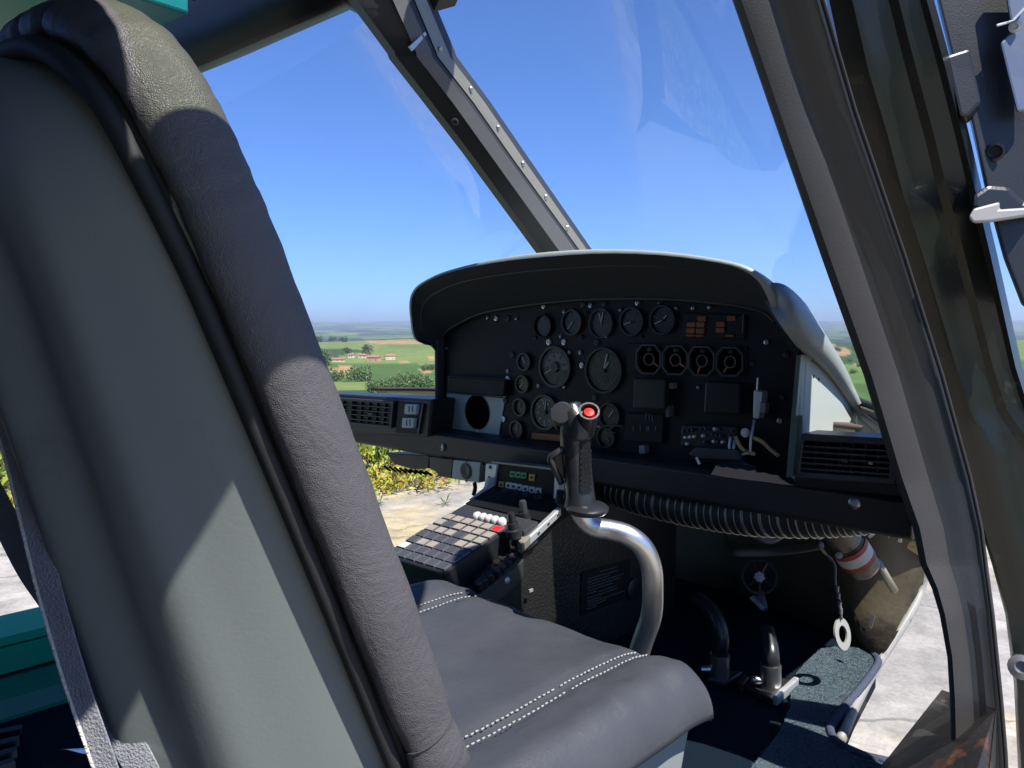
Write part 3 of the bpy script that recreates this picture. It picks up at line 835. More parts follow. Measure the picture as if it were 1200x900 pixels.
# left door sill, stepped teal profile
prof = [(738, -1.92, 'teal'), (748, -1.905, 'rubber'), (751, -1.90, 'teal'), (780, -1.875, 'rubber'), (785, -1.875, 'teal_flock'), (810, -1.83, 'teal_grey'), (831, -1.80, 'teal_flock'), (853, -1.775, None)]
pts = [ax(40, v, X) for v, X, m_ in prof]
ls = thing  # readability only
sill_parent = None
for i, (v, X, m_) in enumerate(prof[:-1]):
    a, b = pts[i], pts[i + 1]
    if m_ == 'rubber':
        a = a + V(-.012, 0, 0); b = b + V(-.012, 0, 0)
    q = MB(); lo = min(a.z, b.z)
    q.prism([V(a.x, -1.9, a.z), V(b.x, -1.9, b.z), V(b.x - .16, -1.9, b.z - .02), V(a.x - .16, -1.9, a.z - .002)], (0, 2.8, 0))
    o = q.build('left_sill_step' if i else 'left_door_sill', m_, heli if i == 0 else sill_parent)
    if i == 0: sill_parent = o
MB().box(ax(47, 851, -1.77), (.03, .03, .012)).build('sill_clip', 'alloy', sill_parent, bevel=.002)
# closed rear cabin: side walls behind the doors, bulkhead
for mir in (False, True):
    y1 = .045 if not mir else -.15
    w = [V(-.36, -1.9, -.82), V(-.36, y1, -.82), V(-.33, y1, -.3), V(-.40, y1 - .03, .42), V(-.42, -1.9, .42)]
    if mir: w = [mirror(p) for p in w]
    MB().prism(w, (-.03 if not mir else .03, 0, 0)).build('unseen_rear_panel', 'cabin_lining', heli, bevel=.01)
MB().hexa([V(-2.2, -1.9, -.82), V(-.4, -1.9, -.82), V(-.4, -1.9, .7), V(-2.2, -1.9, .7)], (0, -.03, 0)).build('rear_bulkhead', 'cabin_lining', heli)
# chin walls of the nose, with the lower window on each side
rowsw = []
for k, p in enumerate(RL):
    z = lerp(FLOOR, -.36, k / 5)
    rowsw.append([p] + [V(q.x, q.y, lerp(p.z, z, min(1, (i_ + 1) / 2))) for i_, q in enumerate(B_)])
for mir in (False, True):
    rr = [[mirror(p) for p in r_] for r_ in rowsw] if mir else rowsw
    nw = MB().loft(rr, closed=False, caps=False).build('nose_wall', 'olive_wall', heli, smooth=True, solid=.012)
    EE = [mirror(p) for p in E] if mir else E
    ed = smooth_path(EE[:7], 4)
    MB().tube(ed, .013, 8, ref=(1, 0, 0), flat=.8).build('window_frame', 'frame_grey', nw, smooth=True)
    gl = [r_[0] + V(.004 if not mir else -.004, 0, 0) for r_ in [[p] for p in EE[:7]]]
    pl = [interp(POST, v) for v in (895, 860, 800, 740, 690, 655, 616)]
    pr = [ad(u0 + 8, v, s + .03) for (u0, u1, s), v in zip(pl, (895, 860, 800, 740, 690, 655, 616))]
    if mir: pr = [mirror(p) for p in pr]
    MB().loft([gl, pr], closed=False, caps=False).build('chin_window', 'chin_glass', nw)
# unseen panel added behind the eye to block ground and sky bounce
bounce_block = MB().hexa([V(-.33, -.10, -.78), V(.62, -.22, -.74), V(.60, -.22, .30), V(.45, -.20, .42), V(-.37, -.10, .40)], (0, -.04, 0)).build('unseen_rear_panel', 'door_black', heli, bevel=.01)
# wheels (below the floor)
for (x, y) in ((XC, 2.1), (-.75, -.7), (XC * 2 + .75, -.7)):
    wl = MB().lathe(V(x - .06, y, GROUND + .17), (1, 0, 0), [(.0, .02), (.08, .02), (.10, .0), (.15, .0), (.172, .03), (.172, .09), (.15, .12), (.10, .12), (.08, .1), (0, .1)], 24).build('wheel', 'rubber', heli, smooth=True, angle=40)
    MB().tube([V(x + .09, y, GROUND + .17), V(x + .09, y, -1.15)], .025, 10).build('wheel_strut', 'alloy', wl, smooth=True, angle=40)
    MB().tube([V(x + .06, y, GROUND + .17), V(x + .11, y, GROUND + .17)], .018, 10).build('axle', 'alloy', wl, smooth=True, angle=40)

# ------------------------------------------------------------------ open front door
door = thing('open_door', 'open glossy black front door hinged at the windscreen post, with its latch', 'door', (-.25, 1.35, -.85))
DR = [(-160, 905, 1040, 1.03), (0, 968, 1086, 1.08), (80, 985, 1108, 1.11), (160, 1010, 1128, 1.15), (220, 1026, 1142, 1.18), (300, 1054, 1161, 1.21), (430, 1096, 1190, 1.26), (480, 1112, 1206, 1.27), (530, 1126, 1250, 1.275), (560, 1133, 1320, 1.28), (600, 1143, 1450, 1.285), (660, 1162, 1500, 1.29), (720, 1178, 1500, 1.29), (800, 1188, 1500, 1.28), (960, 1196, 1500, 1.26)]
dr = []
for a, b in zip(DR, DR[1:]):
    for k in range(4): dr.append(tuple(lerp(p, q, k / 4) for p, q in zip(a, b)))
dr.append(DR[-1])
rg = []
for v, u0, u1, s in dr:
    w = min(u1 - u0, 130)
    pf = [(0, .03), (.03, .012), (.16, .007), (.26, .001), (.34, .002), (.42, .007), (.62, .009), (.72, .003), (.93, .006)]
    r_ = [ad(u0 + w * a, v, s + b) for a, b in pf]
    slope = max(0, (u1 - u0 - 130)) / 400
    e = ad(u1, v, s * (1 - .20 * slope))
    r_ += [e, e + V(.0, .05, 0), ad(u0 + w * .4, v, s + .07), ad(u0 + 2, v, s + .06)]
    rg.append(r_)
MB().loft(rg).build('door_frame', 'door_black', door, smooth=True, angle=32)
def slab(pts, s0, th, name, m, par, bev=.003):
    P = [ad(u, v, s0) for u, v in pts]
    return MB().prism(P, V(-.25, 1.0, 0).normalized() * th).build(name, m, par, bevel=bev)
lt = slab([(1088, -60), (1100, 0), (1115, 62), (1120, 100), (1138, 137), (1156, 217), (1163, 245), (1178, 300), (1200, 357), (1218, 365), (1218, -60)], 1.16, .05, 'latch_post', 'black_plastic', door)
slab([(1108, 65), (1136, 56), (1150, 120), (1134, 137), (1125, 137)], 1.135, .05, 'latch_box', 'black_plastic', lt, .006)
slab([(1140, 228), (1158, 216), (1182, 218), (1200, 236), (1218, 236), (1218, 252), (1200, 252), (1140, 246)], 1.12, .06, 'latch_cover', 'black_gloss', lt, .006)
slab([(1135, 254), (1141, 244), (1172, 236), (1171, 245), (1218, 242), (1218, 252), (1200, 254), (1160, 260), (1140, 261)], 1.10, .012, 'latch_handle', 'frame_grey', lt)
slab([(1172, 50), (1186, 36), (1180, 0), (1176, -30), (1215, -30), (1215, 130), (1192, 131)], 1.13, .012, 'latch_plate', 'pale_plate', lt)
c = ad(1190, 31, 1.127); MB().lathe(c, (-c).normalized(), [(0, 0), (.009, 0), (.009, .006), (.004, .007), (.003, .004), (0, .004)], 14).build('latch_screw', 'alloy', lt, smooth=True, angle=40)
MB().tube([ad(1168, 30, 1.125), ad(1186, 25, 1.125), ad(1200, 10, 1.125)], .002, 6).build('spring_wire', 'alloy', lt)
c = ad(1166, 178, 1.158); MB().lathe(c, (-c).normalized(), [(0, 0), (.014, 0), (.014, .005), (.010, .006), (.008, .002), (0, .002)], 16).build('boss', 'black_gloss', lt, smooth=True, angle=40)
c = ad(1197, 782, 1.25); MB().lathe(c, (-c).normalized(), [(0, 0), (.020, 0), (.020, .006), (.010, .009), (.007, .003), (0, .003)], 16).build('door_bolt', 'key_edge', door, smooth=True, angle=40)
MB().hexa([ad(1186, 770, 1.255), ad(1215, 772, 1.24), ad(1215, 800, 1.24), ad(1192, 797, 1.255)], V(-.25, 1, 0) * .02).build('bolt_plate', 'black_gloss', door, bevel=.003)
dg = [ad(u, v, s) for u, v, s in ((1110, 70, 1.15), (1165, 310, 1.24), (1200, 470, 1.28), (1330, 560, 1.2), (1500, 560, 1.1), (1500, -150, 1.0), (1040, -150, 1.05))]
MB().add(dg, [tuple(range(7))]).build('door_window', 'chin_glass', door)
# ================================================================== instrument panel
YP = 1.50
ip = thing('instrument_panel', 'black instrument panel full of dials under a wide grey glare hood', 'instrument panel', (-1.2, 1.55, -.32))
RIM = [(500, 404), (487, 396), (483, 374), (482, 354), (486, 341), (496, 331), (520, 319), (560, 308), (620, 297.5), (700, 292), (780, 295), (850, 305), (880, 314), (897, 326), (907, 342), (915, 362), (924, 379), (942, 396)]
INN = [(512, 414), (514, 410), (516, 404), (518, 398), (522, 391), (532, 383), (560, 369), (590, 362), (640, 355), (700, 350.5), (780, 350.5), (840, 355), (875, 360), (896, 366), (906, 374), (915, 385), (928, 397), (936, 414)]
def _cr(pts): return [(p.x, p.y) for p in smooth_path([V(a, b, 0) for a, b in pts], 3)]
RIM, INN = _cr(RIM), _cr(INN)
zt = .185
rim = []
for (u, v) in RIM:
    Y = 1.42
    for _ in range(6):
        p = ay(u, v, Y); Y = 1.30 + .13 * max(0, min(1, (zt - p.z) / .20)) ** 1.2
    rim.append(ay(u, v, Y))
inn = [ay(u, v, YP - .012) for u, v in INN]
cx_ = sum(p.x for p in rim) / len(rim)
def inset(p, d): return p + V((cx_ - p.x), 0, -.06 - p.z).normalized() * d
SEC = [(0, 0, 0), (.05, .012, .0), (.12, .06, .0), (.2, .125, .005), (.28, .20, .01), (.36, .285, .015), (.45, .37, .02)]
outer = []
for dy, dz, dx in SEC:
    outer.append([V(p.x + (dx if p.x < cx_ else -dx), p.y + dy, p.z - lerp(dz, max(0, dz - .075), max(0, min(1, 1.6 - abs(p.x - cx_) / .33)))) for p in rim])
lip0 = [inset(p, .004) + V(0, -.010, 0) for p in rim]
lip1 = [inset(p, .012) + V(0, -.010, 0) for p in rim]
lip2 = [inset(p, .017) + V(0, .004, 0) for p in rim]
hd = MB()
hd.loft([lip1, lip0] + outer, closed=False, caps=False)
hood = hd.build('glare_hood', 'hood_paint', ip, smooth=True)
und = MB().loft([lip1, lip2, [a.lerp(b, .5) for a, b in zip(lip2, inn)], inn], closed=False, caps=False)
und.build('hood_lining', 'hood_lining', hood, smooth=True, angle=50)
bead = MB().tube(smooth_path([p + V(0, -.004, 0) for p in inn[10:44]], 4), .004, 6).build('hood_bead', 'bezel_grey', hood, smooth=True)
bead2 = MB().tube(smooth_path([a.lerp(b, .22) + V(0, -.001, .001) for a, b in zip(lip2, inn)][5:47], 4), .0022, 6).build('hood_piping', 'bezel_grey', hood, smooth=True)
# right flank of the hood sweeping down to the windscreen base
fu = [ay(893, 321, 1.335), ax(918, 333, -.622), ax(940, 351, -.612), ax(957, 375, -.610), ax(971, 401, -.608), ax(983, 428, -.606), ax(993, 455, -.604), ax(1001, 475, -.603), ax(1008, 489, -.602)]
fl_ = [ay(908, 345, 1.355), ax(926, 380, -.600), ax(944, 405, -.588), ax(958, 419, -.588), ax(971, 431, -.588), ax(982, 445, -.590), ax(991, 459, -.593), ax(998, 472, -.597), ax(1004, 484, -.601)]
fm = [a.lerp(b, .5) + V(.016, 0, .006) * min(1, .15 + i_ * .3) for i_, (a, b) in enumerate(zip(fu, fl_))]
for q_ in (fu, fm, fl_): q_[0] = q_[0] + V(-.012, .03, -.014)
fo = [p + V(-.05, .03, .0) for p in fu]
MB().loft([smooth_path(q_, 4) for q_ in (fo, fu, fm, fl_, [p + V(-.022, 0, .004) for p in fl_])], closed=False, caps=False).build('hood_flank', 'hood_paint', hood, smooth=True)
# side cheeks of the panel housing
XR = -.605
cheek = [ax(944, 415, XR), ax(972, 437, XR), ax(990, 462, XR), ax(1001, 482, XR), ax(1008, 492, XR), ax(1002, 508, XR), V(XR, 1.52, -.345), ax(936, 560, XR)]
ch = MB().prism([p for p in cheek], (-.02, 0, 0)).build('side_cheek', 'housing_paint', ip, bevel=.006)
MB().hexa([ax(933, 416, XR - .001) * 1.0, ax(944, 416, XR - .001), ax(937, 558, XR - .001), ax(921, 560, XR - .001)], (0, .03, 0)).build('cheek_flange', 'housing_paint', ch, bevel=.003)
for (u, v) in ((953.5, 441), (959.5, 444.5)):
    MB().lathe(ax(u, v, XR + .0005), (1, 0, 0), [(0, 0), (.0028, 0), (.0028, .001), (0, .001)], 8).build('rivet_hole', 'panel_black', ch)
lx = ay(512, 460, YP - .02).x
MB().hexa([V(lx, YP - .03, .0), V(lx, YP + .2, -.1), V(lx, YP + .2, -.34), V(lx, YP - .03, -.34)], (.012, 0, 0)).build('side_cheek', 'hood_lining', ip, bevel=.004)
# face plate
FACE = [(514, 508), (516, 404), (522, 391), (532, 383), (560, 369), (590, 362), (640, 355), (700, 350.5), (780, 350.5), (840, 355), (875, 360), (896, 366), (906, 374), (915, 385), (928, 397), (935, 414), (922, 560), (760, 536)]
fp = MB().prism([ay(u, v, YP) for u, v in FACE], (0, .02, 0)).build('face_plate', 'panel_black', ip)

def rpx(u, v, px, Y=YP):
    q = ray(u, v); s = Y / q.y
    return px / F * s * math.hypot(q.x, q.y) / 1.0
UPV = V(0, 0, 1)
def dial(u, v, r_px, face='dial_black', marks=24, needles=((20, .8, 'mark_white'),), bez=1.16, bmat='bezel', depth=.010, sweep=(-150, 150), mk='mark_white', sub=None, mlen=.14):
    c = ay(u, v, YP); r_ = r_px / F * c.y / ray(u, v).y * 1.0
    r_ = r_px / F * (c.y / ray(u, v).y)
    N_ = V(0, -1, 0)
    g = MB().lathe(c, N_, [(r_ * bez, -.002), (r_ * bez, depth), (r_ * 1.03, depth), (r_ * .99, .003), (r_ * .99, -.001)], 32).build('gauge', bmat, ip, smooth=True, angle=35)
    MB().lathe(c, N_, [(0, .0015), (r_ * 1.0, .0015), (r_ * 1.0, .003), (0, .003)], 32).build('dial', face, g)
    def pt(ang, rr, h): a = R(ang); return c + V(math.sin(a) * rr, -h, math.cos(a) * rr)
    def bar(mb, ang, r0, r1, w, h=.0042):
        a = R(ang); t = V(math.cos(a), 0, -math.sin(a)) * w
        mb.prism([pt(ang, r0, h) - t, pt(ang, r1, h) - t, pt(ang, r1, h) + t, pt(ang, r0, h) + t], (0, .001, 0))
    if marks:
        mb = MB()
        for k in range(marks):
            ang = lerp(sweep[0], sweep[1], k / (marks - 1)); big = k % 4 == 0
            bar(mb, ang, r_ * (.92 - mlen * (1.5 if big else 1)), r_ * .93, r_ * (.028 if big else .014))
        for k in range(0, marks, 4):   # small numeral-sized blocks
            ang = lerp(sweep[0], sweep[1], k / (marks - 1)); p = pt(ang, r_ * .60, .0042); w = r_ * .055
            mb.prism([p + V(-w, 0, -w * 1.3), p + V(w, 0, -w * 1.3), p + V(w * .6, 0, w * 1.3), p + V(-w, 0, w * 1.1)], (0, .001, 0))
        o = mb.build('scale_marks', mk, g); o['kind'] = 'stuff'
    for ang, ln, nm in needles:
        nb = MB(); bar(nb, ang, -.12 * r_, r_ * ln, max(.0012, r_ * .035), .0065); nb.build('needle', nm, g)
    if sub:
        MB().lathe(c + V(0, -.006, 0), N_, [(0, 0), (r_ * sub, 0), (r_ * sub * .9, .003), (0, .003)], 20).build('hub', 'dial_black', g)
    return g, c, r_
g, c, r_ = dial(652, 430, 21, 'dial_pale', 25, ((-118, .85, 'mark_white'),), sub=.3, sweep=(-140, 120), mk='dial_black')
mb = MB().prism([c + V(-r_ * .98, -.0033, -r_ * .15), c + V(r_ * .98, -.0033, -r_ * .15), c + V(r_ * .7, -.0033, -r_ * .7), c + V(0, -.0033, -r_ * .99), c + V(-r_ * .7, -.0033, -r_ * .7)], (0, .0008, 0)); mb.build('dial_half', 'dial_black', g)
for k in range(3):
    MB().box(c + V(0, -.0045, -r_ * (.58 + .14 * k)), (r_ * .3, .001, r_ * .05)).build('dial_print', 'mark_grey', g)
g, c, r_ = dial(709, 434, 24, 'dial_green', 30, ((14, .82, 'mark_white'), (35, .5, 'mark_white')), sub=.12, mk='mark_grey', bez=1.12)
MB().prism([c + V(-r_ * .98, -.0033, -r_ * .05), c + V(r_ * .98, -.0033, -r_ * .05), c + V(r_ * .95, -.0033, -r_ * .3), c + V(-r_ * .95, -.0033, -r_ * .3)], (0, .0008, 0)).build('dial_band', 'dial_black', g)
for k in range(4):
    MB().box(c + V(-r_ * .1 + r_ * .11 * k, -.0045, -r_ * .45), (r_ * .05, .001, r_ * .3), Matrix.Rotation(-.5, 3, 'Y')).build('dial_hatch', 'mark_grey', g)
dial(640, 483, 18, 'dial_black', 36, ((6, .8, 'mark_white'),), sub=.15, sweep=(-175, 175))
dial(706, 379, 15.5, 'dial_black', 20, ((-14, .8, 'mark_white'), (10, .85, 'mark_white')), mk='mark_grey', bmat='bezel_grey', bez=1.1)
dial(742, 377, 14.5, 'dial_black', 22, ((-106, .82, 'mark_white'),), mk='mark_grey', sub=.1)
dial(778, 375, 15, 'dial_black', 16, ((-112, .8, 'mark_white'), (45, .5, 'mark_white')), mk='mark_grey', sub=.1)
dial(672, 378, 13, 'dial_black', 10, ((-140, .75, 'mark_white'),), mk='mark_grey', sweep=(-150, 0))
dial(638, 382, 12, 'dial_black', 8, (), mk='mark_grey', bmat='panel_black', mlen=.2)
for (u, v, f, nd) in ((616, 424, 'dial_green', ((-30, .8, 'mark_white'),)), (614, 450, 'dial_amber', ((-130, .7, 'mark_white'),)), (611, 477, 'dial_black', ((5, .7, 'mark_grey'),)), (607, 503, 'dial_amber', ((10, .9, 'mark_white'),))):
    dial(u, v, 8.5, f, 8, nd, mk='mark_grey', bez=1.25, mlen=.2)
dial(716, 487, 13, 'dial_black', 10, ((40, .6, 'mark_white'),), mk='mark_grey')
dial(712, 512, 11, 'dial_black', 9, ((130, .7, 'mark_grey'),), mk='mark_grey')
# engine gauges: octagonal bezel, inner ring, red pointer
for (u, v, ang) in ((762, 421, 122), (793, 422, 122), (824, 423, 200), (857, 424, 212)):
    c = ay(u, v, YP); s = c.y / ray(u, v).y; w, h = 17.5 / F * s, 17.5 / F * s
    oc = [(-.55, -1), (.55, -1), (1, -.5), (1, .5), (.55, 1), (-.55, 1), (-1, .5), (-1, -.5)]
    o8 = [c + V(a * w, 0, b * h) for a, b in oc]
    g = MB().loft([[p + V(0, -.001, 0) for p in o8], [p + V(0, -.010, 0) for p in o8], [c + (p - c) * .88 + V(0, -.010, 0) for p in o8], [c + (p - c) * .86 + V(0, -.002, 0) for p in o8]]).build('gauge', 'bezel_grey', ip)
    MB().prism([c + (p - c) * .87 + V(0, -.003, 0) for p in o8], (0, .0005, 0)).build('dial', 'dial_black', g)
    MB().lathe(c + V(0, -.004, 0), (0, -1, 0), [(w * .42, 0), (w * .42, .003), (w * .36, .003), (w * .36, 0)], 24).build('ring', 'mark_grey', g, smooth=True, angle=30)
    a = R(ang); d_ = V(math.sin(a), 0, math.cos(a)); t = V(d_.z, 0, -d_.x) * .0016
    MB().prism([c + d_ * w * .42 - t + V(0, -.006, 0), c + d_ * w * .85 - t + V(0, -.006, 0), c + d_ * w * .85 + t + V(0, -.006, 0), c + d_ * w * .42 + t + V(0, -.006, 0)], (0, .001, 0)).build('needle', 'needle_red', g)
    MB().box(c + V(0, -.004, h * .66), (w * .35, .002, h * .22)).build('readout', 'bezel', g)
def plate(pts, Y, th, name, m, par=None, bev=.002):
    return MB().prism([ay(u, v, Y) for u, v in pts], (0, th, 0)).build(name, m, par or ip, bevel=bev)
def pxbox(u, v, w, h, Y, th, name, m, par=None, bev=.0015):
    return plate([(u - w / 2, v - h / 2), (u + w / 2, v - h / 2 + w * .0), (u + w / 2, v + h / 2), (u - w / 2, v + h / 2)], Y, th, name, m, par, bev)
# warning lamps
an = plate([(801, 366), (873, 369), (872, 398), (800, 395)], YP - .006, .006, 'warning_panel', 'panel_black')
for (u, v) in ((822, 373.5), (809.5, 380.5), (820.5, 380.5), (809, 387.5), (820, 388), (808.5, 393), (819.5, 393.5), (856.5, 373), (844, 380), (843.5, 387), (854.5, 393.5)):
    h = 6 if v < 392 else 2.6
    pxbox(u, v, 9.6, h, YP - .010, .004, 'warning_lamp', 'amber_dim', an, .0008)
MB().tube([ay(871, 368, YP - .008), ay(870, 390, YP - .008)], .0012, 5).build('edge_line', 'mark_grey', an)
# radio bays, frames and slots
for pts in ([(742, 443), (780, 444), (779, 480), (741, 479)], [(826, 447), (866, 449), (865, 486), (824, 485)]):
    o = plate(pts, YP - .03, .03, 'display_unit', 'bezel', None, .004)
fr = plate([(735, 402), (876, 406), (874, 440), (734, 437)], YP - .003, .003, 'gauge_tray', 'panel_black')
plate([(733, 484), (777, 486), (776, 520), (731, 517)], YP - .012, .012, 'radio_unit', 'panel_black')
for k in range(5): pxbox(742 + 8 * (k % 3) + (18 if k > 2 else 0), 502, 1.3, 7, YP - .015, .003, 'radio_line', 'mark_grey')
for k in range(3): pxbox(757 + 3.5 * k, 488 + k, 1.2, 8, YP - .015, .003, 'wire_end', 'mark_grey')
pxbox(786, 452, 5, 7, YP - .02, .02, 'toggle', 'mark_grey'); pxbox(782, 482, 5, 14, YP - .02, .02, 'toggle', 'key_dark')
pxbox(752, 527, 7, 10, YP - .02, .02, 'toggle', 'key_edge')
# connector block with bright pins
cb = plate([(798, 498), (864, 500), (862, 526), (797, 524)], YP - .02, .02, 'connector_block', 'black_plastic', None, .004)
rp = random.Random(5)
for row in range(3):
    for k in range(12):
        if rp.random() < .25: continue
        u, v = 802 + 5.2 * k + row * 2, 502 + row * 7.5 + .5 * abs(k - 6)
        q = ay(u, v, YP - .022)
        MB().lathe(q, (0, -1, 0), [(0, 0), (.004, 0), (.0035, .006), (0, .007)], 8).build('pin', 'alloy' if rp.random() < .45 else 'black_gloss', cb, smooth=True, angle=40)
plate([(806, 533), (814, 524), (864, 527), (868, 540), (818, 538)], YP - .05, .03, 'card_tray', 'bezel_grey', None, .003)
MB().tube([ay(816, 536, YP - .06), ay(820, 544, YP - .06)], .003, 6).build('tray_tab', 'alloy', ip)
# metal catch and dark cable hole at the right
ho_ = MB().lathe(ay(899, 521, YP - .001), (0, -1, 0), [(0, 0), (.075, 0), (.075, .001), (0, .001)], 32).build('cable_hole', 'panel_black', ip)
kt = plate([(883, 457), (893, 459), (891, 480), (888, 491), (882, 490)], YP - .03, .03, 'catch', 'alloy', None, .002)
plate([(890, 471), (897, 472), (896, 485), (889, 484)], YP - .034, .02, 'catch_arm', 'key_edge', kt)
MB().tube([ay(888, 443, YP - .03), ay(887, 458, YP - .03)], .002, 6).build('catch_wire', 'alloy', kt)
MB().tube([ay(884, 492, YP - .03), ay(880, 515, YP - .04), ay(879, 530, YP - .05)], .003, 6).build('catch_rod', 'alloy', kt, smooth=True)
MB().lathe(ay(874, 507, YP - .02), (0, -1, 0), [(0, 0), (.010, 0), (.010, .004), (.006, .007), (0, .007)], 14).build('knob', 'white_plastic', ip, smooth=True, angle=40)
for pts in ([(862, 512), (868, 524), (876, 530), (884, 532)], [(880, 512), (892, 517), (902, 526), (912, 534)], [(856, 512), (855, 526), (863, 534), (872, 532), (880, 530)], [(861, 516), (860, 527), (864, 533)]):
    y = pts[0][0] in (862, 880)
    MB().tube(smooth_path([ay(u, v, YP - .03 - .01 * (i % 2)) for i, (u, v) in enumerate(pts)], 5), .0042 if y else .003, 8).build('cable', 'wire_yellow' if y else 'alloy', ip, smooth=True)
# screws
for (u, v, r_) in ((638, 359, 3), (684, 357, 3.3), (693, 358, 2.8), (709, 356, 3), (748, 355, 3), (774, 354, 3), (813, 361, 2.4), (832, 360, 2.2), (662, 365, 2.2), (687, 366, 2.2), (728, 363, 2), (628, 395, 2.3), (644, 401, 3.4), (662, 401, 3.4), (700, 401, 3.4),
                  (601, 416, 3.2), (596, 435, 2.2), (596, 444, 3.2), (593, 469, 3.2), (591, 491, 3.4), (668, 413, 2.4), (681, 413, 2.4), (683, 428, 3.4), (632, 452, 2.2), (662, 453, 2.2), (698, 466, 3.2), (752, 394, 2), (793, 361, 2.2),
                  (899, 401, 3), (922, 416, 3), (917, 466, 3.2), (914.5, 493, 3), (582, 373, 3), (596, 373, 3), (572, 372, 2), (606, 373, 2), (526, 382, 1.6), (524, 408, 1.6), (882, 426, 2.4), (819, 454, 2), (658, 394, 2), (682, 395, 2.2), (711, 394, 2)):
    q = ay(u, v, YP); s = r_ / F * q.y / ray(u, v).y
    MB().lathe(q, (0, -1, 0), [(s * 1.2, 0), (s * 1.2, .002), (s, .005), (s * .5, .006), (s * .4, .004), (0, .004)], 12).build('screw', 'screw_steel' if (u * 7 + v) % 3 else 'bezel_grey', ip, smooth=True, angle=40)
# open bay at the left, pale inside with a round hole
bay = plate([(524, 459), (592, 464), (583, 516), (515, 509)], YP - .004, .003, 'bay_plate', 'housing_paint', None, 0)
plate([(524, 441), (592, 445), (590, 465), (523, 460)], YP - .022, .022, 'bay_shelf', 'panel_black', bay, .003)
MB().tube([ay(524, 441, YP - .025), ay(592, 445, YP - .025), ay(589, 466, YP - .025), ay(523, 460, YP - .025)], .0018, 5).build('bay_edging', 'bezel_grey', bay)
q = ay(559, 483, YP - .006); s = q.y / ray(559, 483).y
MB().lathe(q, (0, -1, 0), [(0, 0), (20.5 / F * s, 0), (20.5 / F * s, .0006), (0, .0006)], 36).build('bay_hole', 'void_black', bay)
pxbox(559, 508, 4, 10, YP - .008, .003, 'bay_tab', 'white_plastic', bay)
# orange strip and selector beside the stick
plate([(623, 507), (664, 510), (663, 518), (622, 515)], YP - .012, .012, 'orange_label', 'orange_strip', None, .002)
plate([(624, 519), (640, 520), (640, 527), (624, 526)], YP - .02, .02, 'selector', 'black_gloss', None, .004)
pxbox(718, 499, 22, 1.5, YP - .012, .004, 'print_line', 'mark_grey'); pxbox(714, 507, 14, 1, YP - .012, .004, 'print_line', 'mark_grey')
pxbox(700, 500, 6, 2, YP - .012, .004, 'print_mark', 'mark_white')

# ================================================================== ledge below the panel with air vents
LY = 1.42
ld = thing('dash_ledge', 'long black ledge running across the cabin below the instrument panel', 'ledge', (-1.3, 1.45, -.38))
zt_, zb_ = -.293, -.368
pf = [(LY + .10, zt_ + .004), (LY + .012, zt_), (LY, zt_ - .008), (LY + .003, zb_ + .01), (LY + .012, zb_), (LY + .10, zb_ + .004)]
MB().prism([V(-2.34, y, z) for y, z in pf], (1.935, 0, 0)).build('ledge_bar', 'ledge_black', ld, bevel=.003)
for (u, v) in ((1001.5, 590), (519, 524)):
    q = ay(u, v, LY); q.y = LY + .001
    MB().lathe(q, (0, -1, 0), [(0, 0), (.011, 0), (.011, .003), (.007, .006), (.006, .003), (.0025, .003), (.0025, .005), (0, .005)], 16).build('ledge_screw', 'screw_steel', ld, smooth=True, angle=40)
# right air vent
rv = thing('air_vent', 'black rectangular air vent beside the pale panel cheek and the post', 'air vent', ay(990, 565, LY), 'air vents on the ledge')
def vent(par, c0, c1, c2, c3, Y, cols, rows, bezel=.16, label=None):
    """corners px: tl tr br bl"""
    tl, tr, br, bl = [ay(u, v, Y) for u, v in (c0, c1, c2, c3)]
    def q(a, b): return tl.lerp(tr, a).lerp(bl.lerp(br, a), b)
    m0, m1, n0, n1 = .035, .96, bezel, 1 - bezel * .9
    fr_ = MB()
    o4 = [q(0, 0), q(1, 0), q(1, 1), q(0, 1)]; i4 = [q(m0, n0), q(m1, n0), q(m1, n1), q(m0, n1)]
    fr_.loft([[p + V(0, .07, 0) for p in o4], [p for p in o4], i4, [p + V(0, .05, 0) for p in i4]], caps=False)
    f = fr_.build('vent_frame', 'bezel_grey', par, bevel=.002)
    MB().prism([p + V(0, .045, 0) for p in i4], (0, .004, 0)).build('vent_back', 'dial_black', f)
    for k in range(rows):
        b = lerp(n0, n1, (k + .75) / (rows + .5))
        a0, a1 = q(m0, b), q(m1, b)
        MB().prism([a0, a1, a1 + V(0, .018, -.006), a0 + V(0, .018, -.006)], (0, 0, -.003)).build('slat', 'bezel_grey', f)
    for k in range(cols):
        a = lerp(m0, m1, (k + 1) / (cols + 1))
        t, b = q(a, n0) + V(0, .006, 0), q(a, n1) + V(0, .006, 0)
        MB().prism([t, b, b + V(0, .02, 0), t + V(0, .02, 0)], (.0025, 0, 0)).build('vane', 'bezel', f)
    MB().prism([q(.48, .5) + V(0, -.004, 0), q(.55, .5) + V(0, -.004, 0), q(.55, .58) + V(0, -.004, 0), q(.48, .58) + V(0, -.004, 0)], (0, .01, 0)).build('vent_slider', 'bezel_grey', f)
    return f
vf = vent(rv, (939, 508), (1048, 514), (1046, 568), (932, 560), LY - .03, 6, 5)
MB().prism([ay(931, 558, LY - .015), ay(1048, 568, LY - .015), ay(1066, 572, LY - .0), ay(1065, 583, LY - .003), ay(930, 570, LY - .003)], (0, .05, 0)).build('vent_shelf', 'black_plastic', rv, bevel=.003)
MB().prism([ay(1048, 514, LY - .02), ay(1058, 530, LY), ay(1066, 573, LY), ay(1047, 568, LY - .02)], (0, .05, 0)).build('vent_side', 'black_plastic', rv, bevel=.003)
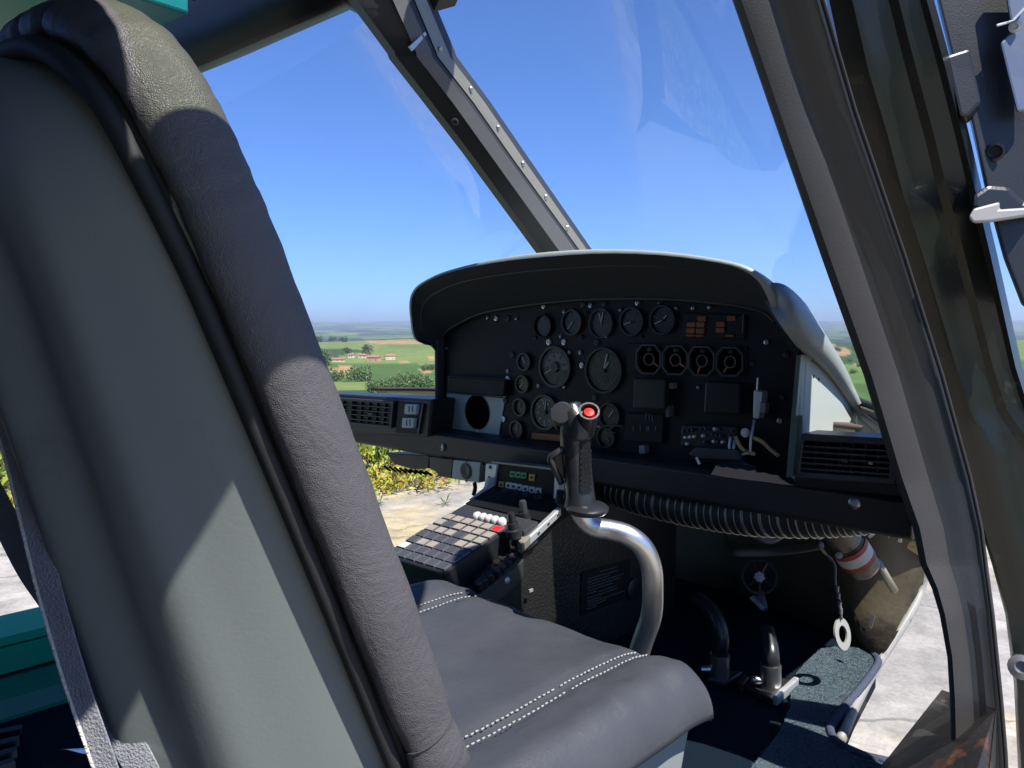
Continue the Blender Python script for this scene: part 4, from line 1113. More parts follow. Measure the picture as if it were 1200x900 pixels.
MB().hexa([ay(1018, 541, LY - .034), ay(1023, 542, LY - .034), ay(1022, 545, LY - .034), ay(1017, 544, LY - .034)], (0, .006, 0)).build('dried_leaf', 'wire_yellow', vf)
# left vents with switch box
lv = thing('air_vent_box', 'black vent box with two grilles and white rocker switches by the left window', 'air vent', ay(440, 508, LY), 'air vents on the ledge')
MB().prism([ay(u, v, LY - .015) for u, v in ((330, 458), (506, 468), (502, 512), (330, 504))], (0, .1, 0)).build('vent_housing', 'black_plastic', lv, bevel=.006)
vent(lv, (366, 464), (411, 467), (409, 497), (364, 494), LY - .028, 4, 4, .1)
vent(lv, (411, 467), (461, 470), (458, 502), (409, 497), LY - .028, 4, 4, .1)
sw = plate([(467, 471), (496, 473), (490, 509), (463, 507)], LY - .022, .008, 'switch_plate', 'panel_black', lv)
MB().tube([ay(495.5, 473, LY - .024), ay(490, 509, LY - .024)], .0025, 6).build('switch_edge', 'trim_beige', sw)
for (u, v) in ((481, 479.5), (478, 495.5)):
    o = plate([(u - 7, v - 6), (u + 7.5, v - 5.5), (u + 6, v + 6.5), (u - 8, v + 6)], LY - .034, .014, 'rocker_switch', 'white_plastic', sw, .003)
    for d_ in (-2, 2): pxbox(u + d_, v, .8, 7, LY - .0355, .002, 'switch_mark', 'mark_grey', o, 0)
# things hanging under the left ledge
ub = thing('switch_bracket', 'black bracket with a cream socket plate hanging below the ledge', 'bracket', ay(545, 566, LY))
def up(pts, Y, th, name, m, par, bev=.002): return MB().prism([ay(u, v, Y) for u, v in pts], (0, th, 0)).build(name, m, par, bevel=bev)
up([(452, 531), (503, 534), (502, 549), (484, 550), (462, 544)], LY + .02, .05, 'bracket_box', 'black_plastic', ub)
up([(503, 535), (516, 536), (515, 558), (509, 552), (503, 549)], LY + .02, .02, 'bracket_web', 'bezel_grey', ub)
up([(515, 537), (531, 538), (529, 561), (514, 558)], LY + .005, .03, 'socket_box', 'black_plastic', ub)
sc_ = up([(531, 539), (563, 542), (561, 566), (529, 561)], LY + .0, .03, 'socket_plate', 'cream', ub)
q = ay(546, 552, LY - .001); s = q.y / ray(546, 552).y
MB().lathe(q, (0, -1, 0), [(0, 0), (9.5 / F * s, 0), (9.5 / F * s, .002), (7 / F * s, .003), (0, .0005)], 24).build('socket_hole', 'dial_black', sc_)
for dv in (-11.5, 11.5): pxbox(546, 552 + dv * 1.0, 1.6, 2.5, LY - .002, .002, 'socket_slot', 'dial_black', sc_, 0)
MB().tube(smooth_path([ay(556, 565, LY + .02), ay(557, 572, LY + .02), ay(555, 580, LY + .02)], 4), .006, 7).build('plug_lead', 'rubber', ub, smooth=True)
for k in range(9):
    a = ay(450 + 6 * k, 546 + .8 * k, LY + .05); MB().tube([a, ay(458 + 6 * k, 552 + .6 * k, LY + .07)], .004, 6).build('louvre', 'rubber', ub)

# torn cardboard lying on the ledge
cd = MB().prism([ay(u, v, LY - .004) for u, v in ((833, 556), (836, 551), (839, 545.5), (846, 548), (852, 547.5), (861, 550), (868, 549.5), (876, 552), (884, 551), (887, 554), (896, 554), (903, 556.5), (911, 557), (914, 561), (923, 566.5), (930, 569), (915, 567.5), (906, 566), (890, 564), (872, 562), (850, 559))], (0, .004, 0)).build('torn_card', 'card', None)
tag(cd, 'torn strip of brown cardboard lying on the ledge below the loose wires', 'cardboard')
pc = MB().prism([ay(838, 545, LY + .02), ay(846, 540, LY + .04), ay(870, 540, LY + .04), ay(884, 547, LY + .03), ay(886, 552, LY + .01)], (0, .006, 0)).build('bent_plate', 'bezel_grey', None)
tag(pc, 'bent grey metal plate behind the torn cardboard on the ledge', 'metal plate')
# corrugated hose under the ledge
hs = thing('air_hose', 'black corrugated air hose with wire rings slung under the ledge', 'hose', ay(880, 620, 1.52))
hp = smooth_path([ay(700, 560, 1.56), ay(740, 578, 1.54), ay(800, 592, 1.53), ay(860, 601, 1.52), ay(930, 606, 1.50), ay(990, 606, 1.50), ay(1045, 602, 1.50)], 10)
HR = .045
rr_ = lambda t: HR * (1 - .30 * max(0, (t - .55) / .45))
hv = MB().tube(hp, rr_, 16).build('hose_body', 'hose', hs, smooth=True)
n = 58
for k in range(n):
    t = .06 + .92 * k / n; i = t * (len(hp) - 1); a = int(i); p = hp[a].lerp(hp[min(a + 1, len(hp) - 1)], i - a)
    d_ = (hp[min(a + 1, len(hp) - 1)] - hp[max(a - 1, 0)]).normalized(); R0 = rr_(t) * 1.03
    nn = d_.orthogonal().normalized(); bb = d_.cross(nn)
    MB().tube([p + d_ * (.006 * math.sin(k * 2.1)) + (nn * math.cos(x) + bb * math.sin(x)) * R0 for x in [2 * math.pi * q_ / 20 for q_ in range(21)]], .0015, 5, caps=False).build('hose_ring', 'hose_wire', hs, smooth=True)

# ================================================================== centre console
cs = thing('centre_console', 'black centre console with keypad, radio buttons, knobs and silver rails', 'console', (-1.29, 1.3, FLOOR))
XL, XRt = -1.40, -1.125
KN = [az(520, 672, -.50), az(448, 650, -.503), az(527, 600, -.439), az(598, 618, -.437)]  # near right, near left, far left, far right
k0, k1, k2, k3 = KN
# main body right side
body = [V(0, 1.20, FLOOR), V(0, 1.20, -.49), V(0, 1.36, -.425), V(0, 1.42, -.37), V(0, 1.85, -.37), V(0, 1.85, FLOOR)]
MB().prism([p + V(XRt - .012, 0, 0) for p in body], (XL - XRt + .02, 0, 0)).build('console_body', 'console_black', cs, bevel=.006)
# aft body under the keypad
ab = [V(0, .96, FLOOR), V(0, .96, -.62), V(0, 1.04, -.56), V(0, 1.195, -.49), V(0, 1.195, FLOOR)]
MB().prism([p + V(XRt + .004, 0, 0) for p in ab], (XL - XRt - .004, 0, 0)).build('aft_body', 'black_plastic', cs, bevel=.006)
q = ax(594, 680, XRt + .005); MB().lathe(q, (1, 0, 0), [(0, 0), (.008, 0), (.008, .002), (.005, .004), (0, .004)], 12).build('panel_screw', 'alloy', cs, smooth=True, angle=40)
q = ax(622, 692, XRt + .005); MB().box(q, (.004, .012, .006)).build('panel_clip', 'alloy', cs)
# keypad
kd = V(0, .02, -.075)
kp = MB().prism([k0, k1, k2, k3], kd).build('keypad', 'black_plastic', cs, bevel=.003)
nx, ny = 6, 7
nrm = (k1 - k0).cross(k3 - k0).normalized()
if nrm.z < 0: nrm = -nrm
rk = random.Random(4)
TANK = ['tttttr', 'tdtttt', 'tttdtt', 'ddddtt', 'dttddd', 'wddddd', 'dddddd']
for j in range(ny):
    for i in range(nx):
        def kq(a, b): return k2.lerp(k3, a).lerp(k1.lerp(k0, a), b)
        a0, a1 = .025 + .95 * (i + .07) / nx, .025 + .95 * (i + .93) / nx
        b0, b1 = .03 + .94 * (j + .09) / ny, .03 + .94 * (j + .91) / ny
        P = [kq(a0, b0), kq(a1, b0), kq(a1, b1), kq(a0, b1)]
        h = .0035 + rk.uniform(-.0006, .0006)
        kk = {'t': 'key_tan', 'd': 'key_dark', 'r': 'key_red', 'w': 'white_plastic'}[TANK[j][i]]
        ko = MB().prism([p + nrm * .0002 for p in P], nrm * h).build('key', 'key_edge', kp)
        C_ = (P[0] + P[2]) / 2
        MB().prism([C_ + (p - C_) * .88 + nrm * h for p in P], nrm * .0006).build('key_cap', kk, ko)
# knob strip to the right of the keypad
kl = [(602, 644), (595, 650), (589, 655), (582, 661), (575, 666), (567, 672), (561, 677)]
kr = [(609, 647), (602, 653), (595, 658), (589, 664), (582, 669), (574, 674), (567, 680), (561, 684)]
st = [ax(614, 650, -1.12), ax(606, 640, -1.165), ax(548, 682, -1.165), ax(556, 696, -1.12)]
ks = MB().prism([p + V(0, 0, -.010) for p in st], (0, 0, -.05)).build('knob_strip', 'bezel_grey', cs, bevel=.003)
for (u, v, X) in [(u, v, -1.155) for u, v in kl] + [(u, v, -1.13) for u, v in kr]:
    q = ax(u, v, X); nk = V(.1, -.35, 1).normalized()
    MB().lathe(q - nk * .014, nk, [(0, 0), (.0085, 0), (.0085, .006), (.0105, .008), (.0105, .018), (.0085, .0205), (0, .0205)], 14).build('knob', 'grip_black', ks, smooth=True, angle=35)
# upper tray with silver rails
ra, rb = ax(612, 641, -1.115), ax(658, 598, -1.115)
rail = MB().prism([ra + V(0, 0, .006), rb + V(0, 0, .006), rb + V(0, .0, -.012), ra + V(0, 0, -.014)], (-.014, 0, 0)).build('side_rail', 'alloy', cs, bevel=.002)
for t in (.15, .4, .65, .9): MB().lathe(ra.lerp(rb, t) + V(0, 0, -.002), (1, 0, 0), [(0, 0), (.0035, 0), (.0035, .002), (0, .003)], 8).build('rail_rivet', 'screw_steel', rail)
la, lb, lc, ld2 = ax(528, 604, -1.40), ax(543, 590, -1.405), ax(566, 572, -1.405), ax(571, 560, -1.40)
MB().prism([la, lb, lc, ld2, ld2 + V(0, .035, -.0), lc + V(0, .03, -.03), lb + V(0, .04, -.035), la + V(0, .03, -.06)], (.012, 0, 0)).build('side_rail', 'white_plastic', cs, bevel=.002)
# raised module with white push buttons and two tall knobs
md0 = [ax(604, 640, -1.16), ax(545, 606, -1.40), ax(556, 602, -1.40), ax(625, 625, -1.14)]
md = MB().prism([k2 + V(0, .003, -.002), k3 + V(.04, .003, -.002), k3 + V(.04, .05, .012), k2 + V(0, .05, .012)], (0, .0, -.05)).build('button_module', 'bezel_grey', cs, bevel=.003)
for (u, v) in ((560, 602.5), (567, 604), (574, 605.7), (581, 607.3), (588.5, 609)):
    q = az(u, v + 2, -.432); MB().lathe(q - V(0, 0, .008), V(0, -.25, 1), [(0, 0), (.0105, 0), (.0115, .01), (.008, .016), (0, .018)], 14).build('push_button', 'white_plastic', md, smooth=True, angle=50)
for (u, v, h, s) in ((602, 624, .05, 1.0), (615.5, 611, .055, 1.0)):
    q = az(u, v, -.44)
    kb = MB().lathe(q, V(0, -.2, 1), [(0, -.01), (.018 * s, -.01), (.018 * s, .008), (.014 * s, .010), (.013 * s, .024), (0, .024)], 16).build('selector_knob', 'grip_black', md, smooth=True, angle=35)
    MB().lathe(q + V(0, -.004, .022), V(0, -.2, 1), [(0, 0), (.009 * s, 0), (.0085 * s, h - .03), (.007 * s, h - .026), (0, h - .026)], 12).build('knob_stem', 'bezel_grey' if u > 610 else 'grip_black', kb, smooth=True, angle=35)
MB().prism([az(606, 632, -.455), az(614, 625, -.45), az(622, 628, -.45), az(612, 638, -.455)], (0, 0, -.02)).build('bracket_plate', 'trim_beige', md, bevel=.002)
# sloping dark deck of the tray
MB().prism([V(XL + .012, 1.27, -.43), V(XRt - .006, 1.27, -.43), V(XRt - .006, 1.375, -.40), V(XL + .012, 1.375, -.40)], (0, .005, -.03)).build('tray_deck', 'panel_black', cs)
for (u, v) in ((594, 579), (606, 581), (618, 583), (632, 585)):
    q = ay(u, v, 1.36); MB().lathe(q, V(0, -.6, 1), [(0, -.01), (.012, -.01), (.012, .006), (.009, .014), (0, .014)], 12).build('dark_knob', 'black_plastic', cs, smooth=True, angle=35)
q = ay(588, 582, 1.36); MB().lathe(q, V(0, -.6, 1), [(0, -.008), (.011, -.008), (.010, .004), (.003, .012), (0, .012)], 12).build('amber_knob', 'amber_button', cs, smooth=True, angle=50)
# vertical radio panel
RY = 1.375
rp_ = MB().prism([ay(u, v, RY) for u, v in ((581, 543), (655, 550), (652, 594), (576, 583))], (0, .02, 0)).build('radio_panel', 'panel_black', cs, bevel=.002)
MB().prism([ay(u, v, RY - .006) for u, v in ((569, 543), (583, 544), (578, 577), (567, 575))], (0, .02, 0)).build('panel_flange', 'alloy', rp_, bevel=.002)
for v in (547.5, 560, 569): q = ay(574.5 - (v - 547) * .09, v, RY - .0065); MB().lathe(q, (0, -1, 0), [(0, 0), (.005, 0), (.005, .001), (0, .001)], 10).build('flange_hole', 'dial_black', rp_)
MB().prism([ay(u, v, RY - .006) for u, v in ((650, 551), (657, 552), (655, 592), (648, 590))], (0, .02, 0)).build('panel_flange', 'alloy', rp_, bevel=.002)
MB().prism([ay(u, v, RY - .01) for u, v in ((576, 540.5), (652, 549), (652, 551.5), (576, 542.5))], (0, .03, 0)).build('panel_lip', 'trim_beige', rp_)
def rb_(u, v, w, h, m):
    o = MB().prism([ay(u - w / 2, v - h / 2 - .3, RY - .004), ay(u + w / 2, v - h / 2 + .3, RY - .004), ay(u + w / 2 - .5, v + h / 2 + .3, RY - .004), ay(u - w / 2 - .5, v + h / 2 - .3, RY - .004)], (0, .004, 0)).build('radio_button', m, rp_, bevel=.001)
    MB().prism([ay(u - 1.5, v - 1.2, RY - .0046), ay(u + 1.5, v - 1, RY - .0046), ay(u + 1.3, v + 1.4, RY - .0046), ay(u - 1.6, v + 1.2, RY - .0046)], (0, .0007, 0)).build('button_mark', 'panel_black', o)
for (u, v) in ((600.5, 555.7), (607, 556.5), (613.5, 557.3)): rb_(u, v, 6, 7.5, 'green_button')
rb_(623, 559.5, 6.5, 8, 'amber_button'); rb_(587, 568, 6, 7.5, 'amber_button')
for (u, v) in ((595.5, 569), (601.5, 570), (608, 571.3), (615.5, 572.8), (623, 574.2), (630.5, 575.6)): rb_(u, v, 6.4, 7.6, 'white_plastic')
MB().prism([ay(u, v, RY - .003) for u, v in ((602, 581), (618, 583.5), (618, 584.5), (602, 582))], (0, .003, 0)).build('print_line', 'mark_white', rp_)
# placard on the console side: two blocks of small white print, too small to read
XP = XRt - .009
pl = MB().prism([ax(681.5, 671, XP), ax(738, 655.5, XP), ax(739, 700, XP), ax(680.5, 722, XP)], (-.004, 0, 0)).build('placard', 'panel_black', cs)
rl = random.Random(9)
def ptxt(y0, y1, b): # row on the placard
    a_, b_ = ax(681.5, 671, XP), ax(738, 655.5, XP); c_, d_ = ax(680.5, 722, XP), ax(739, 700, XP)
    return lambda t: a_.lerp(b_, t).lerp(c_.lerp(d_, t), b)
for b, t0, t1 in ((.10, .36, .72), (.19, .12, .74), (.26, .12, .55), (.33, .14, .86), (.40, .12, .8), (.47, .14, .62), (.535, .12, .3), (.57, .34, .7), (.64, .12, .72), (.71, .12, .4), (.77, .12, .88), (.83, .12, .5), (.89, .12, .3)):
    f = ptxt(0, 0, b); t = t0; mb = MB()
    while t < t1:
        w = rl.uniform(.015, .05); p, q = f(t), f(min(t + w, t1)); up_ = V(0, 0, .0026)
        mb.prism([p - up_ * .5, q - up_ * .5, q + up_ * .5, p + up_ * .5], (.0006, 0, 0)); t += w + .012
    mb.build('print_row', 'mark_grey', pl)['kind'] = 'stuff'
MB().lathe(ax(742, 690, XP), (1, 0, 0), [(0, 0), (.03, 0), (.03, .004), (.026, .006), (0, .006)], 20).build('side_boss', 'black_plastic', cs, smooth=True, angle=40)
# ================================================================== pilot seat
seat = thing('pilot_seat', 'high backed seat with grey leather cushion, padded rim and pale green shell', 'seat', (-.73, .6, FLOOR))
X0, X1, Y0, Y1, ZS = -1.0, -.455, .36, .885, -.42
def cushion():
    nx, ny = 56, 48
    def edge(t):   # denser towards the borders
        return .5 - .5 * math.cos(math.pi * t)
    rows = []
    RR = .045; TH = .055
    P = []
    for j in range(ny + 1):
        for i in range(nx + 1):
            a, b = edge(i / nx) * 2 - 1, edge(j / ny) * 2 - 1
            # rounded plan
            w, d = (X1 - X0) / 2, (Y1 - Y0) / 2
            x, y = a * w, b * d
            cr = .07
            ex, ey = abs(x) - (w - cr), abs(y) - (d - cr)
            if ex > 0 and ey > 0:
                m_ = max(ex, ey); l = math.hypot(ex, ey)
                k = m_ / l if l > 0 else 1
                x = math.copysign(w - cr + ex * k, x); y = math.copysign(d - cr + ey * k, y)
                dist = cr - m_
            else:
                dist = min(w - abs(x), d - abs(y))
            t = max(0, 1 - dist / RR)
            z = -TH * (1 - math.sqrt(max(0, 1 - t * t)))
            z += -.010 * math.exp(-((abs(x) - .165) / .012) ** 2) * (1 - t)
            z += .012 * max(0, (abs(x) - .165) / .1) * (1 - t) if abs(x) > .165 else 0
            z += -.010 * (1 - (x / .165) ** 2) * (1 - t) if abs(x) < .165 else 0
            z += -.03 * max(0, (b - .6) / .4) ** 2
            z += .0035 * noise.noise(V(x * 9, y * 7, 2)) + .0025 * noise.noise(V(x * 26 + y * 14, y * 20, 5)) - .004 * max(0, 1 - abs(noise.noise(V(x * 6 + 3, y * 11 + x * 5, 9))) * 9) * (1 - t)
            P.append(V((X0 + X1) / 2 + x, (Y0 + Y1) / 2 + y, ZS + z))
    w_ = nx + 1
    mb = MB(); mb.add(P, [(j * w_ + i, j * w_ + i + 1, (j + 1) * w_ + i + 1, (j + 1) * w_ + i) for j in range(ny) for i in range(nx)])
    # skirt
    loop = [i for i in range(w_)] + [j * w_ + nx for j in range(1, ny + 1)] + [ny * w_ + i for i in range(nx - 1, -1, -1)] + [j * w_ for j in range(ny - 1, 0, -1)]
    cx, cy = (X0 + X1) / 2, (Y0 + Y1) / 2
    n0 = len(mb.v); L_ = len(loop)
    low = [V(cx + (P[i].x - cx) * .93, cy + (P[i].y - cy) * .93, ZS - TH - .012) for i in loop]
    mb.v += low
    for k in range(L_):
        mb.f.append([loop[k], loop[(k + 1) % L_], n0 + (k + 1) % L_, n0 + k]); mb.m.append(0)
    return mb
cu = cushion().build('cushion', 'leather', seat, smooth=True)
cxs = (X0 + X1) / 2
st = MB(); nst = 58
for side in (-1, 1):
    for off in (-.009, .009):
        for k in range(nst):
            if (k * 7 + int(side)) % 23 == 0: continue
            y = lerp(Y0 + .03, Y1 - .05, k / nst); y2 = y + (Y1 - Y0 - .08) / nst * .62
            b = ((y - (Y0 + Y1) / 2) / ((Y1 - Y0) / 2)); dz = -.03 * max(0, (b - .6) / .4) ** 2
            x = cxs + side * .165 + off
            z = ZS - .010 * math.exp(-(off / .012) ** 2) + dz + .0035 * noise.noise(V((x - cxs) * 9, (y - (Y0 + Y1) / 2) * 7, 2)) + .0022
            if side * off < 0: z -= .001
            else: z += .0010
            st.box(V(x + .0012 * noise.noise(V(k * .9, side, off * 300)), (y + y2) / 2, z - .0006), (.0011, (y2 - y) * (.85 + .3 * noise.noise(V(k * 2.3, off * 99, 1))), .0012), Matrix.Rotation(.12 * noise.noise(V(k * 1.7, side * 3, 2)), 3, 'Z'))
s_ = st.build('stitching', 'thread', cu); s_['kind'] = 'stuff'
# pan and pedestal
pan = [V(X1 - .028, Y1 - .045, ZS - .062), V(X1 - .028, Y0 + .0, ZS - .062), V(X1 - .03, Y0 + .02, ZS - .26), V(X1 - .035, Y1 - .10, ZS - .26)]
pn = MB().prism(pan, (-(X1 - X0) + .06, 0, 0)).build('seat_pan', 'shell_paint', seat, bevel=.012)
MB().lathe(ax(764, 862, X1 - .0275), (1, 0, 0), [(0, 0), (.004, 0), (.003, .002), (0, .002)], 8).build('pan_rivet', 'screw_steel', pn)
MB().box(V(cxs, .62, (ZS - .26 + FLOOR) / 2), (.34, .34, ZS - .26 - FLOOR + .004)).build('pedestal', 'shell_paint', seat, bevel=.01)

# backrest
SX = -.755
def yb(z): return .414 - .39 * (z + .384)
leg = [(-.535, -.56), (-.535, -.40), (-.535, -.22), (-.538, -.06), (-.543, .06), (-.550, .115), (-.564, .163), (-.592, .197), (-.64, .222), (-.70, .233), (SX, .236)]
rimp = [V(x, yb(z), z) for x, z in leg]
rimp = rimp + [V(2 * SX - p.x, p.y, p.z) for p in reversed(rimp[:-1])]
rp2 = smooth_path(rimp, 12)
NR = len(rp2)
pin = [.055, .415, .455, .5]     # creases along the rim
def rrad(t):
    tt = t if t < .5 else 1 - t
    r_ = .0185
    for q in pin: r_ -= .0025 * math.exp(-((tt - q) / .006) ** 2)
    return r_ + .0009 * noise.noise(V(t * 60, 0, 1)) + .0004 * noise.noise(V(t * 170, 3, 1))
back = thing  # noqa
rings = []
seg = 26
for i, p in enumerate(rp2):
    t = (rp2[min(i + 1, NR - 1)] - rp2[max(i - 1, 0)]).normalized()
    fwd = V(0, math.cos(R(21.3)), math.sin(R(21.3)))
    fwd = (fwd - t * fwd.dot(t)).normalized(); sd = t.cross(fwd)
    r_ = rrad(i / (NR - 1)); ring = []
    for k in range(seg):
        a = 2 * math.pi * k / seg
        wr = 1 + .012 * noise.noise(V(math.cos(a) * 1.5 + i * .11, math.sin(a) * 1.5, i * .05))
        ring.append(p + fwd * (.028 + math.cos(a) * r_ * 1.7 * wr) + sd * (math.sin(a) * r_ * wr))
    rings.append(ring)
rim_o = MB().loft(rings).build('padded_rim', 'rim_leather', seat, smooth=True)
for q in pin[:3]:
    i = int(q * (NR - 1)); ring = rings[i]; c_ = sum(ring, V(0, 0, 0)) / seg
    MB().tube([c_ + (p - c_) * 1.012 for p in ring] + [c_ + (ring[0] - c_) * 1.012], .0012, 5, caps=False).build('seam', 'thread_dark', rim_o, smooth=True)
MB().tube(smooth_path([ad(440, 812, .70), ad(448, 808, .69), ad(459, 815, .685), ad(455, 822, .69)], 4), .0016, 5).build('loose_thread', 'thread', rim_o, smooth=True)
# black tube along the rim, the shade of the gap put into its colour
gp_ = []
for i, p in enumerate(rp2):
    c_ = V(SX, yb(-.1), -.1); inw = (c_ - p); inw.y = 0; kz = max(0, min(1, (p.z - .02) / .14)); inw.z = inw.z * kz * kz * (3 - 2 * kz)
    inw = inw.normalized() if inw.length > 1e-5 else V(0, 0, 0)
    gp_.append(p + inw * .0165 + V(0, -.008, 0))
MB().tube(gp_, .0085, 10).build('rim_gap_shade', 'rubber', rim_o, smooth=True)
MB().loft([gp_, [p + V(0, .024, .008) for p in rp2]], closed=False, caps=False).build('rim_webbing', 'rubber', rim_o, smooth=True)
# hard shell behind
def half_w(t):    # t 0 bottom .. 1 top
    z = lerp(-.56, .225, t)
    if z < .06: return .204
    k = min(1, (z - .06) / .16); return .204 * math.sqrt(max(0.0, 1 - k ** 2.4))
def shell(a, b):
    t = b; z = lerp(-.56, .228, t); aa = 2 * a - 1
    aa = math.copysign(1 - (1 - abs(aa)) ** 1.25, aa)
    w = max(half_w(t), .01)
    x = SX + aa * w
    B = lerp(.20, .115, min(1, (z + .56) / .6)) * (1 if z < .03 else max(0, 1 - ((z - .03) / .20) ** 2) ** .6)
    bulge = B * (1 - abs(aa) ** 2.3)
    rib = .013 * math.exp(-((aa - .12) / .10) ** 2) - .010 * math.exp(-((aa - .36) / .10) ** 2) + .006 * math.exp(-((aa - .62) / .08) ** 2)
    rib *= min(1, max(0, (.18 - z) / .15))
    return V(x, yb(z) + .004 - bulge - rib * .9, z)
MB().grid(shell, 60, 44).build('back_shell', 'shell_paint', seat, smooth=True)
def pad(a, b):
    z = lerp(-.47, .22, b); aa = 2 * a - 1; w = max(half_w((z + .56) / .785) * 1.07 + .006, .01)
    return V(SX + aa * w, yb(z) + .035 + .02 * (1 - aa ** 2) * math.sin(b * 3.1), z)
MB().grid(pad, 16, 20).build('back_pad', 'leather', seat, smooth=True)

# ------------------------------------------------------------------ belts behind the seat
def ribbon(path, w, side):
    path = [Vector(p) for p in path]; L_, R_ = [], []
    for i, p in enumerate(path):
        s_ = side(i / (len(path) - 1)) if callable(side) else side
        L_.append(p - s_ * w / 2); R_.append(p + s_ * w / 2)
    return L_, R_
def belt(pts, w, sides, label):
    t_ = thing('seat_belt', label, 'seat belt', pts[-1])
    pth = smooth_path(pts, 10)
    sd = [Vector(s_).normalized() for s_ in sides]
    def side(t):
        i = t * (len(sd) - 1); a = min(int(i), len(sd) - 2); return sd[a].lerp(sd[a + 1], i - a).normalized()
    L_, R_ = ribbon(pth, w, side)
    th = V(.5, -.5, 0).normalized() * .002
    web = MB().loft([[l, r_, r_ + th, l + th] for l, r_ in zip(L_, R_)]).build('strap', 'webbing', t_, smooth=True, angle=40)
    return t_, web, L_, R_
b1, web1, L1, R1 = belt([ad(-25, 300, .66), ad(-4, 440, .66), ad(28, 560, .66), ad(60, 690, .655), ad(92, 800, .65), ad(128, 905, .645), ad(150, 990, .64)], .022, [(.35, .3, -.2), (.5, .4, -.1), (.6, .4, 0)],
                        'grey webbing belt with frayed white edge hanging behind the seat')
MB().tube([p + V(.003, -.003, 0) for p in L1], .0016, 5).build('frayed_edge', 'web_edge', web1, smooth=True)
b2, web2, L2, R2 = belt([ad(-30, 540, .80), ad(8, 612, .80), ad(38, 668, .78), ad(70, 715, .76), ad(100, 770, .73), ad(140, 850, .70), ad(172, 910, .69), ad(205, 980, .68)], .030, [(.6, .5, .5), (.6, .6, .2), (.3, .3, .5)],
                        'loose blue grey belt crossing behind the frayed belt')
# buckle end and floor rail at the bottom left
bk = smooth_path([ad(45, 915, 1.30), ad(60, 886, 1.30), ad(72, 880, 1.29), ad(92, 884, 1.27), ad(112, 892, 1.25), ad(118, 930, 1.24)], 6)
bo = thing('belt_buckle', 'curved chrome belt fitting lying on the dark floor beside the teal sill', 'buckle', bk[0])
MB().loft([[p, p + V(.04, .05, .0), p + V(.042, .05, .003), p + V(.0, .0, .003)] for p in bk]).build('buckle_plate', 'steel', bo, smooth=True, angle=40)
fr2 = thing('floor_rail', 'black slatted floor rail on the dark carpet by the teal sill', 'rail', az(15, 885, FLOOR))
for k in range(4):
    a, b = az(-30, 868 + 14 * k, FLOOR + .02), az(26 - 3 * k, 856 + 13 * k, FLOOR + .02)
    MB().tube([a, b], .012, 6).build('rail_bar', 'black_gloss', fr2)

# ================================================================== cyclic stick
cy = thing('cyclic_stick', 'black pistol grip with red button on a bent steel tube in front of the seat', 'control stick', (-.64, .98, FLOOR))
GS = .925
def gy(u, v, Y): return ay(u, v, Y * GS)
TPX = [(742, 790, .985), (752, 755, .978), (763, 722, .968), (765, 690, .955), (763, 664, .945), (753, 641, .930), (735, 627, .912), (715, 621, .898), (700, 618.5, .886), (688, 612, .876), (681, 601, .869), (679, 588, .866)]
TP = [V(-.68, 1.0, FLOOR), ay(730, 830, .99)] + [ay(*q) for q in TPX]
tb = MB().tube(smooth_path(TP, 7), lambda t: .0168 - .0022 * t, 18).build('stick_tube', 'steel', cy, smooth=True)
MB().lathe(V(-.68, 1.0, FLOOR), (0, 0, 1), [(0, 0), (.07, 0), (.06, .02), (.03, .07), (.02, .09), (0, .09)], 20).build('stick_boot', 'rubber', cy, smooth=True, angle=40)
GP = [gy(680, 594, .932), gy(680, 580, .932), gy(678, 560, .932), gy(676, 540, .93), gy(674, 520, .928), gy(673, 505, .926), gy(673, 494, .926)]
gw = [.0255, .0230, .0222, .0228, .0234, .0228, .021]
gpth = smooth_path(GP, 4); gn = len(gpth)
grip = MB().tube(gpth, lambda t: interp([(i / 6, w) for i, w in enumerate(gw)], t)[0], 24, ref=(1, 0, 0), flat=.88).build('grip', 'grip_black', cy, smooth=True)
# flange at the bottom
c = gy(686, 592, .93); axg = V(.05, -.05, 1).normalized()
MB().lathe(c + V(.004, 0, -.010), axg, [(0, 0), (.027, 0), (.031, .004), (.031, .008), (.026, .012), (0, .012)], 28).build('grip_flange', 'grip_black', grip, smooth=True, angle=50)
# checkered side
camdir = (-gy(690, 545, .93)).normalized()
ck = MB()
for j in range(22):
    for i in range(4):
        u, v = 681.5 + 3.0 * i + (1.3 if j % 2 else 0), 508 + 3.1 * j
        ctr = GP[3]; q = gy(u, v, .93)
        # project to the grip surface
        best = min(gpth, key=lambda p: abs(p.z - q.z)); d_ = q - best; d_.z = 0
        ddir = V(camdir.x, camdir.y, 0).normalized(); lat = V(ddir.y, -ddir.x, 0)
        l = d_.dot(lat); r_ = .0228
        if abs(l) > r_ * .97: continue
        pos = best + lat * l + ddir * math.sqrt(r_ * r_ - l * l) * .96; pos.z = q.z
        ck.box(pos, (.0038, .0038, .0052), Matrix.Rotation(math.atan2(ddir.y, ddir.x), 3, 'Z'))
o = ck.build('checkering', 'grip_black', grip); o['kind'] = 'stuff'
